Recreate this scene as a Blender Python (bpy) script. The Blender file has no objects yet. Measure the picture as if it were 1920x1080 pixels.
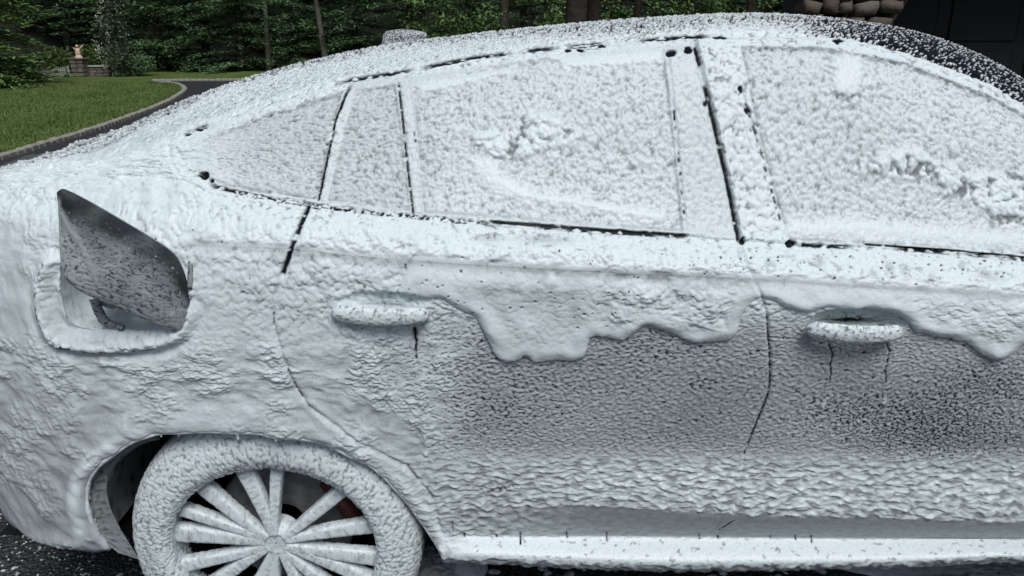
import bpy, bmesh, math, random
import numpy as np
from mathutils import Vector, Matrix

R = math.radians
scene = bpy.context.scene
C = scene.collection

# ------------------------------------------------------------------ camera, sky, sun, exposure
CAM = np.array([0.0, -2.70, 1.65])
PITCH = R(18.0)
F = 1480.0                                    # focal length in pixels of the 1920 px wide photograph
cam_d = bpy.data.cameras.new('camera')
cam = bpy.data.objects.new('camera', cam_d)
C.objects.link(cam)
cam.location = CAM
cam.rotation_euler = (R(90) - PITCH, 0, 0)
cam_d.sensor_width = 36
cam_d.lens = 36 * F / 1920
cam_d.clip_start = 0.05
cam_d.clip_end = 500
scene.camera = cam

SUN_ELEV, SUN_ROT = R(54), R(162)
world = bpy.data.worlds.new('World')
scene.world = world
world.use_nodes = True
wn = world.node_tree
bg = wn.nodes['Background']
sky = wn.nodes.new('ShaderNodeTexSky')
sky.sky_type = 'NISHITA'
sky.sun_disc = False
sky.sun_elevation = SUN_ELEV
sky.sun_rotation = SUN_ROT
sky.air_density = 1.0
sky.dust_density = 1.2
sky.ozone_density = 1.0
hs = wn.nodes.new('ShaderNodeHueSaturation')
hs.inputs['Saturation'].default_value = 0.74
wn.links.new(sky.outputs[0], hs.inputs['Color'])
wn.links.new(hs.outputs[0], bg.inputs['Color'])
bg.inputs['Strength'].default_value = 0.056

sd = bpy.data.lights.new('sun', 'SUN')
sun = bpy.data.objects.new('sun', sd)
C.objects.link(sun)
sd.energy = 1.5
sd.angle = R(28)
sd.color = (1.0, 0.99, 0.97)
# direction of the sun: rotation measured from +Y clockwise
sdir = Vector((math.sin(SUN_ROT) * math.cos(SUN_ELEV), math.cos(SUN_ROT) * math.cos(SUN_ELEV), math.sin(SUN_ELEV)))
sun.rotation_euler = sdir.to_track_quat('Z', 'Y').to_euler()

scene.view_settings.view_transform = 'Standard'
scene.view_settings.look = 'None'
scene.view_settings.exposure = 0.62
scene.view_settings.gamma = 1.0
scene.view_settings.use_curve_mapping = False
scene.cycles.max_bounces = 6
scene.cycles.diffuse_bounces = 3
scene.cycles.glossy_bounces = 2
scene.cycles.transparent_max_bounces = 6
scene.cycles.use_denoising = True

# ------------------------------------------------------------------ measuring helpers
CP, SP = math.cos(PITCH), math.sin(PITCH)


def ray(px, py):
    a = (px - 960) / F
    u = (540 - py) / F
    return np.array([a, CP + u * SP, -SP + u * CP])


def at_w(px, py, w):
    """point at half width w of the car seen at a photograph pixel"""
    d = ray(px, py)
    return CAM + d * ((-w - CAM[1]) / d[1])


def at_z(px, py, z=0.0):
    d = ray(px, py)
    return CAM + d * ((z - CAM[2]) / d[2])


def at_d(px, py, dist):
    d = ray(px, py)
    return CAM + d * (dist / d[1])


def proj(P):
    q = P - CAM
    f = q[..., 1] * CP - q[..., 2] * SP
    u = q[..., 1] * SP + q[..., 2] * CP
    return 960 + F * q[..., 0] / f, 540 - F * u / f


# ------------------------------------------------------------------ numeric helpers
def sstep(a, b, x):
    t = np.clip((x - a) / (b - a), 0, 1)
    return t * t * (3 - 2 * t)


def pchip(x, y, xq):
    """monotone cubic; x (n,), y (n, ...) -> (q, ...)"""
    x = np.asarray(x, float)
    y = np.asarray(y, float)
    ex = (slice(None),) + (None,) * (y.ndim - 1)
    h = np.diff(x)[ex]
    dl = np.diff(y, axis=0) / h
    d = np.zeros_like(y)
    w1 = 2 * h[1:] + h[:-1]
    w2 = h[1:] + 2 * h[:-1]
    prod = dl[1:] * dl[:-1]
    with np.errstate(divide='ignore', invalid='ignore'):
        m = (w1 + w2) / (w1 / dl[:-1] + w2 / dl[1:])
    d[1:-1] = np.where(prod > 0, m, 0)
    d[0] = dl[0]
    d[-1] = dl[-1]
    i = np.clip(np.searchsorted(x, xq) - 1, 0, len(x) - 2)
    hh = h[i]
    s = ((np.asarray(xq) - x[i])[ex]) / hh
    h00 = 2 * s**3 - 3 * s**2 + 1
    h10 = s**3 - 2 * s**2 + s
    h01 = -2 * s**3 + 3 * s**2
    h11 = s**3 - s**2
    return h00 * y[i] + h10 * hh * d[i] + h01 * y[i + 1] + h11 * hh * d[i + 1]


def hsh(ix, iy, seed):
    with np.errstate(over='ignore'):
        n = (ix.astype(np.uint32) * np.uint32(374761393) + iy.astype(np.uint32) * np.uint32(668265263)
             + np.uint32((seed * 974634749) & 0xffffffff))
        n = (n ^ (n >> np.uint32(13))) * np.uint32(1274126177)
        n = (n ^ (n >> np.uint32(16))) * np.uint32(2246822519)
        n = n ^ (n >> np.uint32(15))
    return n


def hf(ix, iy, seed):
    return hsh(ix, iy, seed).astype(np.float32) * np.float32(1 / 4294967296.0)


def perlin(x, y, seed=0):
    x = np.asarray(x, np.float32)
    y = np.asarray(y, np.float32)
    xi = np.floor(x).astype(np.int64)
    yi = np.floor(y).astype(np.int64)
    xf = (x - xi).astype(np.float32)
    yf = (y - yi).astype(np.float32)
    u = xf * xf * xf * (xf * (xf * 6 - 15) + 10)
    v = yf * yf * yf * (yf * (yf * 6 - 15) + 10)

    def g(dx, dy):
        a = hf(xi + dx, yi + dy, seed) * np.float32(2 * math.pi)
        return np.cos(a) * (xf - dx) + np.sin(a) * (yf - dy)
    n00, n10, n01, n11 = g(0, 0), g(1, 0), g(0, 1), g(1, 1)
    a = n00 + u * (n10 - n00)
    b = n01 + u * (n11 - n01)
    return (a + v * (b - a)) * np.float32(1.5)


def worley(x, y, seed=0):
    x = np.asarray(x, np.float32)
    y = np.asarray(y, np.float32)
    xi = np.floor(x).astype(np.int64)
    yi = np.floor(y).astype(np.int64)
    best = np.full(x.shape, 9, np.float32)
    for dx in (-1, 0, 1):
        for dy in (-1, 0, 1):
            cx, cy = xi + dx, yi + dy
            jx = cx + hf(cx, cy, seed)
            jy = cy + hf(cx, cy, seed + 77)
            d = (x - jx) ** 2 + (y - jy) ** 2
            best = np.minimum(best, d.astype(np.float32))
    return np.sqrt(best)


def balls(x, y, seed=0, rmin=.42, rmax=.85):
    """height of a crowd of unequal round lumps pressed together, 0 in the pits between them"""
    x = np.asarray(x, np.float32)
    y = np.asarray(y, np.float32)
    xi = np.floor(x).astype(np.int64)
    yi = np.floor(y).astype(np.int64)
    best = np.zeros(x.shape, np.float32)
    for dx in (-1, 0, 1):
        for dy in (-1, 0, 1):
            cx, cy = xi + dx, yi + dy
            jx = cx + hf(cx, cy, seed)
            jy = cy + hf(cx, cy, seed + 77)
            r = rmin + (rmax - rmin) * hf(cx, cy, seed + 154)
            d = ((x - jx) ** 2 + (y - jy) ** 2) / (r * r)
            best = np.maximum(best, (r * np.sqrt(np.clip(1 - d, 0, 1))).astype(np.float32))
    return best


def pline(pts):
    return np.asarray(pts, float)


def dist_line(X, Y, pts, cap=60.0, along=False):
    """distance to an open polyline, capped; optionally the position along it"""
    pts = pline(pts)
    out = np.full(X.shape, cap, np.float32)
    s_out = np.zeros(X.shape, np.float32)
    s0 = 0.0
    for (ax, ay), (bx, by) in zip(pts[:-1], pts[1:]):
        L = math.hypot(bx - ax, by - ay)
        m = (X > min(ax, bx) - cap) & (X < max(ax, bx) + cap) & (Y > min(ay, by) - cap) & (Y < max(ay, by) + cap)
        if m.any():
            x, y = X[m], Y[m]
            t = np.clip(((x - ax) * (bx - ax) + (y - ay) * (by - ay)) / (L * L), 0, 1)
            d = np.hypot(x - ax - t * (bx - ax), y - ay - t * (by - ay))
            o = out[m]
            better = d < o
            out[m] = np.where(better, d, o)
            s = s_out[m]
            s_out[m] = np.where(better, s0 + t * L, s)
        s0 += L
    return (out, s_out / s0) if along else out


def inside(X, Y, poly):
    poly = pline(poly)
    r = np.zeros(X.shape, bool)
    mn, mx = poly.min(0), poly.max(0)
    m = (X >= mn[0]) & (X <= mx[0]) & (Y >= mn[1]) & (Y <= mx[1])
    if not m.any():
        return r
    x, y = X[m], Y[m]
    c = np.zeros(x.shape, bool)
    n = len(poly)
    for i in range(n):
        ax, ay = poly[i]
        bx, by = poly[(i + 1) % n]
        if ay == by:
            continue
        k = ((ay > y) != (by > y)) & (x < (bx - ax) * (y - ay) / (by - ay) + ax)
        c ^= k
    r[m] = c
    return r


def sdf(X, Y, poly, cap=60.0):
    """signed distance in photograph pixels, positive inside, capped"""
    poly = pline(poly)
    d = dist_line(X, Y, np.vstack([poly, poly[:1]]), cap)
    return np.where(inside(X, Y, poly), d, -d)


def soft(X, Y, poly, feather):
    return sstep(-feather, feather, sdf(X, Y, poly, feather * 1.05))


def smooth_curve(pts, n=8):
    """Catmull-Rom through 2-D or 3-D points"""
    p = np.asarray(pts, float)
    p = np.vstack([2 * p[0] - p[1], p, 2 * p[-1] - p[-2]])
    out = []
    for i in range(1, len(p) - 2):
        for k in range(n):
            t = k / n
            a, b, c, d = p[i - 1], p[i], p[i + 1], p[i + 2]
            out.append(0.5 * (2 * b + (c - a) * t + (2 * a - 5 * b + 4 * c - d) * t * t + (3 * b - a - 3 * c + d) * t**3))
    out.append(p[-2])
    return np.array(out)


# ------------------------------------------------------------------ object helpers
def mesh_np(name, V, Fq, mat, parent=None, attrs=None, smooth=True, nside=4):
    V = np.asarray(V, np.float32).reshape(-1, 3)
    Fq = np.asarray(Fq, np.int32).reshape(-1, nside)
    me = bpy.data.meshes.new(name)
    me.vertices.add(len(V))
    me.vertices.foreach_set('co', V.ravel())
    me.loops.add(Fq.size)
    me.loops.foreach_set('vertex_index', Fq.ravel())
    me.polygons.add(len(Fq))
    me.polygons.foreach_set('loop_start', np.arange(0, Fq.size, nside, dtype=np.int32))
    if attrs:
        for k, v in attrs.items():
            a = me.attributes.new(k, 'FLOAT', 'POINT')
            a.data.foreach_set('value', np.asarray(v, np.float32).ravel())
    me.update(calc_edges=True)
    me.validate()
    if smooth:
        me.shade_smooth()
    if mat:
        me.materials.append(mat)
    return link(name, me, parent)


def link(name, me, parent=None):
    o = bpy.data.objects.new(name, me)
    C.objects.link(o)
    if parent is not None:
        o.parent = parent
        o.matrix_parent_inverse = Matrix.Translation(-world_loc(parent))
    return o


def world_loc(o):
    v = Vector(o.location)
    # every parent in this script is unrotated; matrix_parent_inverse cancels its place
    return v


def bm_obj(name, bm, mat, parent=None, smooth=False):
    me = bpy.data.meshes.new(name)
    bm.to_mesh(me)
    bm.free()
    if smooth:
        me.shade_smooth()
    me.materials.append(mat)
    return link(name, me, parent)


def tag(o, label=None, cat=None, group=None, kind=None):
    if label:
        o['label'] = label
    if cat:
        o['category'] = cat
    if group:
        o['group'] = group
    if kind:
        o['kind'] = kind
    return o


def empty(name, loc, label, cat, group=None):
    o = bpy.data.objects.new(name, None)
    C.objects.link(o)
    o.location = loc
    o.empty_display_size = 0.2
    return tag(o, label, cat, group)


def grid_faces(nx, ny, closed_x=False, closed_y=False):
    i = np.arange(nx if closed_x else nx - 1)
    j = np.arange(ny if closed_y else ny - 1)
    I, J = np.meshgrid(i, j, indexing='ij')
    I2, J2 = (I + 1) % nx, (J + 1) % ny
    return np.stack([I * ny + J, I2 * ny + J, I2 * ny + J2, I * ny + J2], -1).reshape(-1, 4)


def normals(P):
    a = np.gradient(P, axis=0)
    b = np.gradient(P, axis=1)
    n = np.cross(a, b)
    return n / np.maximum(np.linalg.norm(n, axis=-1, keepdims=True), 1e-9)


# ------------------------------------------------------------------ materials
def nodes_of(name):
    m = bpy.data.materials.new(name)
    m.use_nodes = True
    nt = m.node_tree
    return m, nt, nt.nodes['Principled BSDF'], nt.links


def simple(name, col, rough=0.6, noise_scale=None, var=0.25, bump=0.0, spec=0.5, metallic=0.0, detail=6):
    m, nt, b, L = nodes_of(name)
    b.inputs['Roughness'].default_value = rough
    b.inputs['Metallic'].default_value = metallic
    b.inputs['Specular IOR Level'].default_value = spec
    if noise_scale is None:
        b.inputs['Base Color'].default_value = (*col, 1)
        return m
    tc = nt.nodes.new('ShaderNodeTexCoord')
    nz = nt.nodes.new('ShaderNodeTexNoise')
    nz.inputs['Scale'].default_value = noise_scale
    nz.inputs['Detail'].default_value = detail
    L.new(tc.outputs['Object'], nz.inputs['Vector'])
    cr = nt.nodes.new('ShaderNodeValToRGB')
    cr.color_ramp.elements[0].position = 0.3
    cr.color_ramp.elements[1].position = 0.7
    cr.color_ramp.elements[0].color = tuple(c * (1 - var) for c in col) + (1,)
    cr.color_ramp.elements[1].color = tuple(min(1, c * (1 + var)) for c in col) + (1,)
    L.new(nz.outputs['Fac'], cr.inputs['Fac'])
    L.new(cr.outputs[0], b.inputs['Base Color'])
    if bump:
        bp = nt.nodes.new('ShaderNodeBump')
        bp.inputs['Strength'].default_value = bump
        bp.inputs['Distance'].default_value = 0.02
        L.new(nz.outputs['Fac'], bp.inputs['Height'])
        L.new(bp.outputs[0], b.inputs['Normal'])
    return m


def foam_material(name, under, under_rough=0.22, under_spec=0.1):
    """wet foam lying over a dark surface; the vertex attribute 'cover' is how much foam hides it"""
    m, nt, b, L = nodes_of(name)
    at = nt.nodes.new('ShaderNodeAttribute')
    at.attribute_name = 'cover'
    tc = nt.nodes.new('ShaderNodeTexCoord')
    nz = nt.nodes.new('ShaderNodeTexNoise')
    nz.inputs['Scale'].default_value = 260
    nz.inputs['Detail'].default_value = 3
    L.new(tc.outputs['Object'], nz.inputs['Vector'])
    ad = nt.nodes.new('ShaderNodeMath')
    ad.operation = 'MULTIPLY_ADD'
    L.new(nz.outputs['Fac'], ad.inputs[0])
    ad.inputs[1].default_value = 0.44
    ad.inputs[2].default_value = -0.22
    sc_ = nt.nodes.new('ShaderNodeMath')
    sc_.operation = 'MULTIPLY'
    L.new(ad.outputs[0], sc_.inputs[0])
    L.new(at.outputs['Fac'], sc_.inputs[1])
    su = nt.nodes.new('ShaderNodeMath')
    su.operation = 'ADD'
    su.use_clamp = True
    L.new(at.outputs['Fac'], su.inputs[0])
    L.new(sc_.outputs[0], su.inputs[1])
    mx = nt.nodes.new('ShaderNodeMix')
    mx.data_type = 'RGBA'
    L.new(su.outputs[0], mx.inputs['Factor'])
    mx.inputs['A'].default_value = (*under, 1)
    mx.inputs['B'].default_value = (0.765, 0.842, 0.858, 1)
    L.new(mx.outputs['Result'], b.inputs['Base Color'])
    mr = nt.nodes.new('ShaderNodeMapRange')
    mr.inputs['To Min'].default_value = under_rough
    mr.inputs['To Max'].default_value = 0.42
    L.new(su.outputs[0], mr.inputs['Value'])
    L.new(mr.outputs[0], b.inputs['Roughness'])
    ms = nt.nodes.new('ShaderNodeMapRange')
    ms.inputs['To Min'].default_value = under_spec
    ms.inputs['To Max'].default_value = 0.42
    L.new(su.outputs[0], ms.inputs['Value'])
    L.new(ms.outputs[0], b.inputs['Specular IOR Level'])
    sw = nt.nodes.new('ShaderNodeMath')
    sw.operation = 'MULTIPLY'
    sw.inputs[1].default_value = 0.45
    L.new(su.outputs[0], sw.inputs[0])
    L.new(sw.outputs[0], b.inputs['Subsurface Weight'])
    b.inputs['Subsurface Radius'].default_value = (1.0, 1.0, 1.0)
    b.inputs['Subsurface Scale'].default_value = 0.004
    bp = nt.nodes.new('ShaderNodeBump')
    bp.inputs['Strength'].default_value = 0.25
    bp.inputs['Distance'].default_value = 0.003
    L.new(nz.outputs['Fac'], bp.inputs['Height'])
    L.new(bp.outputs[0], b.inputs['Normal'])
    return m


M_FOAM = foam_material('foam_over_dark_paint', (0.008, 0.010, 0.013), 0.10, 0.05)
M_FLAP = foam_material('foam_over_flap', (0.026, 0.032, 0.036), 0.50, 0.22)  # greyer than the body paint: sky reflection is partly put into the colour
M_FOAM_TYRE = foam_material('foam_over_rubber', (0.012, 0.013, 0.014), 0.5)
M_BLACK = simple('black_plastic', (0.012, 0.013, 0.014), 0.45, 40, 0.3)
M_LINER = simple('wheel_arch_felt', (0.045, 0.05, 0.052), 0.85, 60, 0.5, 0.6)
M_DISC = simple('brake_disc_steel', (0.16, 0.165, 0.17), 0.45, 30, 0.35)
M_CALIPER = simple('caliper_rust_red', (0.09, 0.025, 0.02), 0.5, 40, 0.4)

# ================================================================== GROUND AND GARDEN
rng = np.random.default_rng(7)
rnd = random.Random(11)


def lawn_material():
    m, nt, b, L = nodes_of('lawn_grass')
    tc = nt.nodes.new('ShaderNodeTexCoord')
    cols = [(0.052, 0.090, 0.022, 1), (0.135, 0.185, 0.052, 1)]
    n1 = nt.nodes.new('ShaderNodeTexNoise')
    n1.inputs['Scale'].default_value = 1.1
    n1.inputs['Detail'].default_value = 7
    n1.inputs['Roughness'].default_value = 0.7
    n2 = nt.nodes.new('ShaderNodeTexNoise')
    n2.inputs['Scale'].default_value = 22
    n2.inputs['Detail'].default_value = 8
    mp = nt.nodes.new('ShaderNodeMapping')
    mp.inputs['Scale'].default_value = (1, .45, 1)
    L.new(tc.outputs['Object'], mp.inputs['Vector'])
    for n in (n1, n2):
        L.new(mp.outputs[0], n.inputs['Vector'])
    ad = nt.nodes.new('ShaderNodeMath')
    ad.operation = 'ADD'
    L.new(n1.outputs['Fac'], ad.inputs[0])
    L.new(n2.outputs['Fac'], ad.inputs[1])
    cr = nt.nodes.new('ShaderNodeValToRGB')
    cr.color_ramp.elements[0].position = 0.78
    cr.color_ramp.elements[1].position = 1.22
    mr = nt.nodes.new('ShaderNodeMapRange')
    mr.inputs['From Min'].default_value = .82
    mr.inputs['From Max'].default_value = 1.18
    L.new(ad.outputs[0], mr.inputs['Value'])
    cr.color_ramp.elements[0].position = 0.0
    cr.color_ramp.elements[1].position = 1.0
    cr.color_ramp.elements[0].color, cr.color_ramp.elements[1].color = cols
    L.new(mr.outputs[0], cr.inputs['Fac'])
    L.new(cr.outputs[0], b.inputs['Base Color'])
    b.inputs['Roughness'].default_value = .9
    b.inputs['Specular IOR Level'].default_value = .15
    bp = nt.nodes.new('ShaderNodeBump')
    bp.inputs['Strength'].default_value = .6
    bp.inputs['Distance'].default_value = .04
    L.new(n2.outputs['Fac'], bp.inputs['Height'])
    L.new(bp.outputs[0], b.inputs['Normal'])
    return m


def asphalt_material():
    m, nt, b, L = nodes_of('wet_asphalt')
    tc = nt.nodes.new('ShaderNodeTexCoord')
    vo = nt.nodes.new('ShaderNodeTexVoronoi')
    vo.inputs['Scale'].default_value = 85
    n1 = nt.nodes.new('ShaderNodeTexNoise')
    n1.inputs['Scale'].default_value = 3
    n1.inputs['Detail'].default_value = 6
    n2 = nt.nodes.new('ShaderNodeTexNoise')
    n2.inputs['Scale'].default_value = 60
    n2.inputs['Detail'].default_value = 4
    for n in (vo, n1, n2):
        L.new(tc.outputs['Object'], n.inputs['Vector'])
    cr = nt.nodes.new('ShaderNodeValToRGB')
    cr.color_ramp.elements[0].position = .35
    cr.color_ramp.elements[1].position = .72
    cr.color_ramp.elements[0].color = (.018, .019, .021, 1)
    cr.color_ramp.elements[1].color = (.075, .078, .082, 1)
    L.new(n2.outputs['Fac'], cr.inputs['Fac'])
    L.new(cr.outputs[0], b.inputs['Base Color'])
    rr = nt.nodes.new('ShaderNodeMapRange')
    rr.inputs['To Min'].default_value = .25
    rr.inputs['To Max'].default_value = .75
    L.new(n1.outputs['Fac'], rr.inputs['Value'])
    L.new(rr.outputs[0], b.inputs['Roughness'])
    bp = nt.nodes.new('ShaderNodeBump')
    bp.inputs['Strength'].default_value = .9
    bp.inputs['Distance'].default_value = .012
    L.new(vo.outputs['Distance'], bp.inputs['Height'])
    L.new(bp.outputs[0], b.inputs['Normal'])
    return m


M_LAWN = lawn_material()
M_ASPH = asphalt_material()
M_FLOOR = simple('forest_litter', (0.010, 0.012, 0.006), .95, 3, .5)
M_KERB = simple('granite_kerb', (0.30, 0.29, 0.26), .8, 25, .3, .4)
M_BARK = simple('bark', (0.045, 0.034, 0.026), .9, 12, .4, .8)
M_BARKP = simple('pale_bark', (0.10, 0.092, 0.075), .9, 12, .35, .6)


def leaf_mat(name, col, var=.35, spec=.35):
    m, nt, b, L = nodes_of(name)
    ge = nt.nodes.new('ShaderNodeNewGeometry')
    cr = nt.nodes.new('ShaderNodeValToRGB')
    cr.color_ramp.elements[0].color = tuple(c * (1 - var) for c in col) + (1,)
    cr.color_ramp.elements[1].color = tuple(c * (1 + var) for c in col) + (1,)
    L.new(ge.outputs['Random Per Island'], cr.inputs['Fac'])
    L.new(cr.outputs[0], b.inputs['Base Color'])
    b.inputs['Roughness'].default_value = .6
    b.inputs['Specular IOR Level'].default_value = spec
    return m


M_HEM = leaf_mat('hemlock_needles', (.108, .190, .088))
M_BROAD = leaf_mat('broad_leaves', (.115, .195, .060))
M_BUSH = leaf_mat('bush_leaves', (.075, .125, .030))
M_VINE = leaf_mat('vine_leaves', (.075, .100, .060))
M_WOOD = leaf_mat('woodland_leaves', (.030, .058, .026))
M_FLOWER = simple('white_blossom', (.62, .64, .58), .7)

# lawn sheet, one piece to the wood's edge all round; beyond it the ground rises under the trees
bm = bmesh.new()
bmesh.ops.create_grid(bm, x_segments=40, y_segments=40, size=34)
o = bm_obj('lawn', bm, M_LAWN)
o.location = (0, 0, 0)
tag(o, kind='structure')
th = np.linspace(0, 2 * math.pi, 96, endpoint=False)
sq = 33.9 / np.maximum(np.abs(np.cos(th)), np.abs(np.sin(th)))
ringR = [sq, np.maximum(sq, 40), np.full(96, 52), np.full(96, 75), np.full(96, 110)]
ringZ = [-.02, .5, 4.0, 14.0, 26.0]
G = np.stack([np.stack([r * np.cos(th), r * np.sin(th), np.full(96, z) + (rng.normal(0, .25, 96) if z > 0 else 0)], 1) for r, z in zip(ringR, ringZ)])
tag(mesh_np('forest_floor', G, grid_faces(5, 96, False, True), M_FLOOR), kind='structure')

# drive: kerbed edge of the lawn island, the far edge, then round the car and the house
KERB_PX = [(-420, 398), (-200, 345), (0, 290), (100, 261), (200, 231), (300, 194), (333, 177), (345, 168), (344, 162), (335, 157), (318, 153.6), (292, 152)]
kerb = np.array([at_z(x, y, .06) for x, y in KERB_PX])
kerb_s = smooth_curve(kerb, 14)
FAR_PX = [(292, 149.6), (345, 149.2), (430, 148.6), (600, 148), (900, 147.5), (1300, 147)]
far = np.array([at_z(x, y, .05) for x, y in FAR_PX])
far_s = smooth_curve(far, 20)
poly = [(p[0], p[1]) for p in kerb_s] + [(p[0], p[1]) for p in far_s] + [(28, far_s[-1][1]), (28, -16), (-20, -16)]
bm = bmesh.new()
f = bm.faces.new([bm.verts.new((x, y, .004)) for x, y in poly])
bmesh.ops.triangulate(bm, faces=[f])
o = bm_obj('driveway', bm, M_ASPH)
if o.data.polygons[0].normal.z < 0:
    o.data.flip_normals()
tag(o, kind='structure')

# blades standing in the lawn, thicker along the kerb
r = np.random.default_rng(31)
n = 52000
dist = 9.5 + 22 * r.uniform(0, 1, n) ** 1.3
u_ = r.uniform(-.66, -.30, n)
gx0, gy0 = u_ * dist * 1.02, dist + CAM[1]
k_ = r.integers(0, len(kerb_s), 9000)
off = np.abs(r.normal(0, .10, 9000)) + .07
nrm = np.gradient(kerb_s[:, :2], axis=0)
nrm = np.stack([-nrm[:, 1], nrm[:, 0]], 1) / np.linalg.norm(nrm, axis=1, keepdims=True)
gx0 = np.r_[gx0, kerb_s[k_, 0] + nrm[k_, 0] * off + r.normal(0, .05, 9000)]
gy0 = np.r_[gy0, kerb_s[k_, 1] + nrm[k_, 1] * off + r.normal(0, .05, 9000)]
ok = inside(gx0, gy0, [(x, y) for x, y in kerb_s[:, :2] + nrm * .05] + [(-40, 29), (-40, 5)])
gx0, gy0 = gx0[ok], gy0[ok]
m_ = len(gx0)
az = r.uniform(0, 6.28, m_)
hh = r.uniform(.025, .06, m_) * (.6 + .8 * (perlin(gx0 / 1.3, gy0 / 1.3, 32) > 0))
wd_ = r.uniform(.006, .012, m_)
ba = np.stack([gx0, gy0, np.zeros(m_)], 1)
tx = np.stack([np.cos(az), np.sin(az), 0 * az], 1)
lean_ = r.normal(0, .5, (m_, 2)) * hh[:, None]
Vb = np.stack([ba - tx * wd_[:, None], ba + tx * wd_[:, None], ba + np.stack([lean_[:, 0], lean_[:, 1], hh], 1)], 1)
M_BLADE = leaf_mat('grass_blade', (.108, .160, .044), .40, .25)
tag(mesh_np('grass', Vb.reshape(-1, 3), np.arange(m_ * 3).reshape(-1, 3), M_BLADE, None, None, False, 3), kind='stuff')

bm = bmesh.new()
bmesh.ops.create_cube(bm, size=1)
bmesh.ops.scale(bm, vec=(.20, .13, .12), verts=bm.verts)
bmesh.ops.bevel(bm, geom=bm.edges[:], offset=.014, segments=1, affect='EDGES')
blk = bpy.data.meshes.new('kerb_block')
bm.to_mesh(blk)
bm.free()
blk.materials.append(M_KERB)


def lay_kerb(path, label, step):
    k = empty('kerb', tuple(path[0] * np.array([1, 1, 0])), label, 'kerb', 'granite kerbs of the drive')
    seg = np.r_[0, np.cumsum(np.linalg.norm(np.diff(path[:, :2], axis=0), axis=1))]
    q = np.arange(0, seg[-1], step)
    for s in q[:290]:
        x, y = np.interp(s, seg, path[:, 0]), np.interp(s, seg, path[:, 1])
        x2, y2 = np.interp(s + .05, seg, path[:, 0]), np.interp(s + .05, seg, path[:, 1])
        b = link('kerb_block', blk)
        b.parent = k
        b.location = Vector((x, y, .012 + rnd.uniform(-.006, .008))) - k.location
        b.rotation_euler = (rnd.uniform(-.05, .05), rnd.uniform(-.05, .05), math.atan2(y2 - y, x2 - x) + rnd.uniform(-.05, .05))
        b.scale = (1, rnd.uniform(.95, 1.1), 1)


lay_kerb(kerb_s, 'pale granite block kerb curving round the tip of the lawn', .212)
lay_kerb(far_s, 'thin pale kerb along the far side of the drive', .212)


# ------------------------------------------------------------------ trees
def quads_from(cent, ax1, ax2):
    """leaf diamonds: centre and two half axes, (n,3) each"""
    V = np.stack([cent - ax1, cent - ax2 * .8 - ax1 * .1, cent + ax1, cent + ax2 * .8 - ax1 * .1], 1)
    n = len(cent)
    return V.reshape(-1, 3), np.arange(n * 4).reshape(n, 4)


def leaf_axes(n, r, size, tilt, dirs=None):
    az = r.uniform(0, 2 * math.pi, n) if dirs is None else dirs + r.normal(0, .5, n)
    t1 = r.normal(0, tilt, n)
    t2 = r.normal(0, tilt, n)
    L = size * r.uniform(.6, 1.3, n)
    a1 = np.stack([np.cos(az) * np.cos(t1), np.sin(az) * np.cos(t1), np.sin(t1)], 1) * L[:, None]
    a2 = np.stack([-np.sin(az) * np.cos(t2), np.cos(az) * np.cos(t2), np.sin(t2)], 1) * (L * .55)[:, None]
    return a1, a2


def hemlock_crown(seed, H=10.0, rad=2.6, low=.5, nb=95, leaf=.085, per=20, droop=.5):
    r = np.random.default_rng(seed)
    cs, dr = [], []
    for b in range(nb):
        f = r.uniform(0, 1) ** 1.6
        z = low + (H - low) * f
        Lb = rad * (1 - .85 * f) * r.uniform(.65, 1.12)
        az = r.uniform(0, 2 * math.pi)
        ns = max(3, int(Lb / .24))
        for k in range(ns):
            t = (k + .6) / ns
            c = np.array([math.cos(az) * Lb * t, math.sin(az) * Lb * t, z - droop * t * t * Lb * .45 + .12 * t * Lb])
            m = int(per * (1.2 - .3 * t))
            off = r.normal(0, 1, (m, 3)) * np.array([.21, .21, .030]) * (1.15 - .3 * t)
            cs.append(c + off)
            dr.append(np.full(m, az))
    c = np.concatenate(cs)
    d = np.concatenate(dr)
    a1, a2 = leaf_axes(len(c), r, leaf, .26, d)
    return quads_from(c, a1, a2)


def broad_crown(seed, H=8.0, low=.4, rad=2.6, npuff=90, per=70, leaf=.085, puff=.45):
    r = np.random.default_rng(seed)
    cs = []
    for b in range(npuff):
        f = r.uniform(0, 1) ** 1.4
        z = low + (H - low) * f
        rr = rad * math.sqrt(max(.05, 1 - (f * 1.25 - .35) ** 2)) * r.uniform(.45, 1.0)
        az = r.uniform(0, 2 * math.pi)
        c = np.array([math.cos(az) * rr, math.sin(az) * rr, z])
        p = r.normal(0, 1, (per, 3))
        p /= np.linalg.norm(p, axis=1, keepdims=True)
        p *= puff * r.uniform(.5, 1.1, (per, 1)) * np.array([1.1, 1.1, .6])
        cs.append(c + p)
    c = np.concatenate(cs)
    a1, a2 = leaf_axes(len(c), r, leaf, .5)
    return quads_from(c, a1, a2)


def crown_mesh(name, vq, mat):
    V, Q = vq
    me = bpy.data.meshes.new(name)
    me.vertices.add(len(V))
    me.vertices.foreach_set('co', V.astype(np.float32).ravel())
    me.loops.add(Q.size)
    me.loops.foreach_set('vertex_index', Q.astype(np.int32).ravel())
    me.polygons.add(len(Q))
    me.polygons.foreach_set('loop_start', np.arange(0, Q.size, 4, dtype=np.int32))
    me.update(calc_edges=True)
    me.materials.append(mat)
    return me


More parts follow.
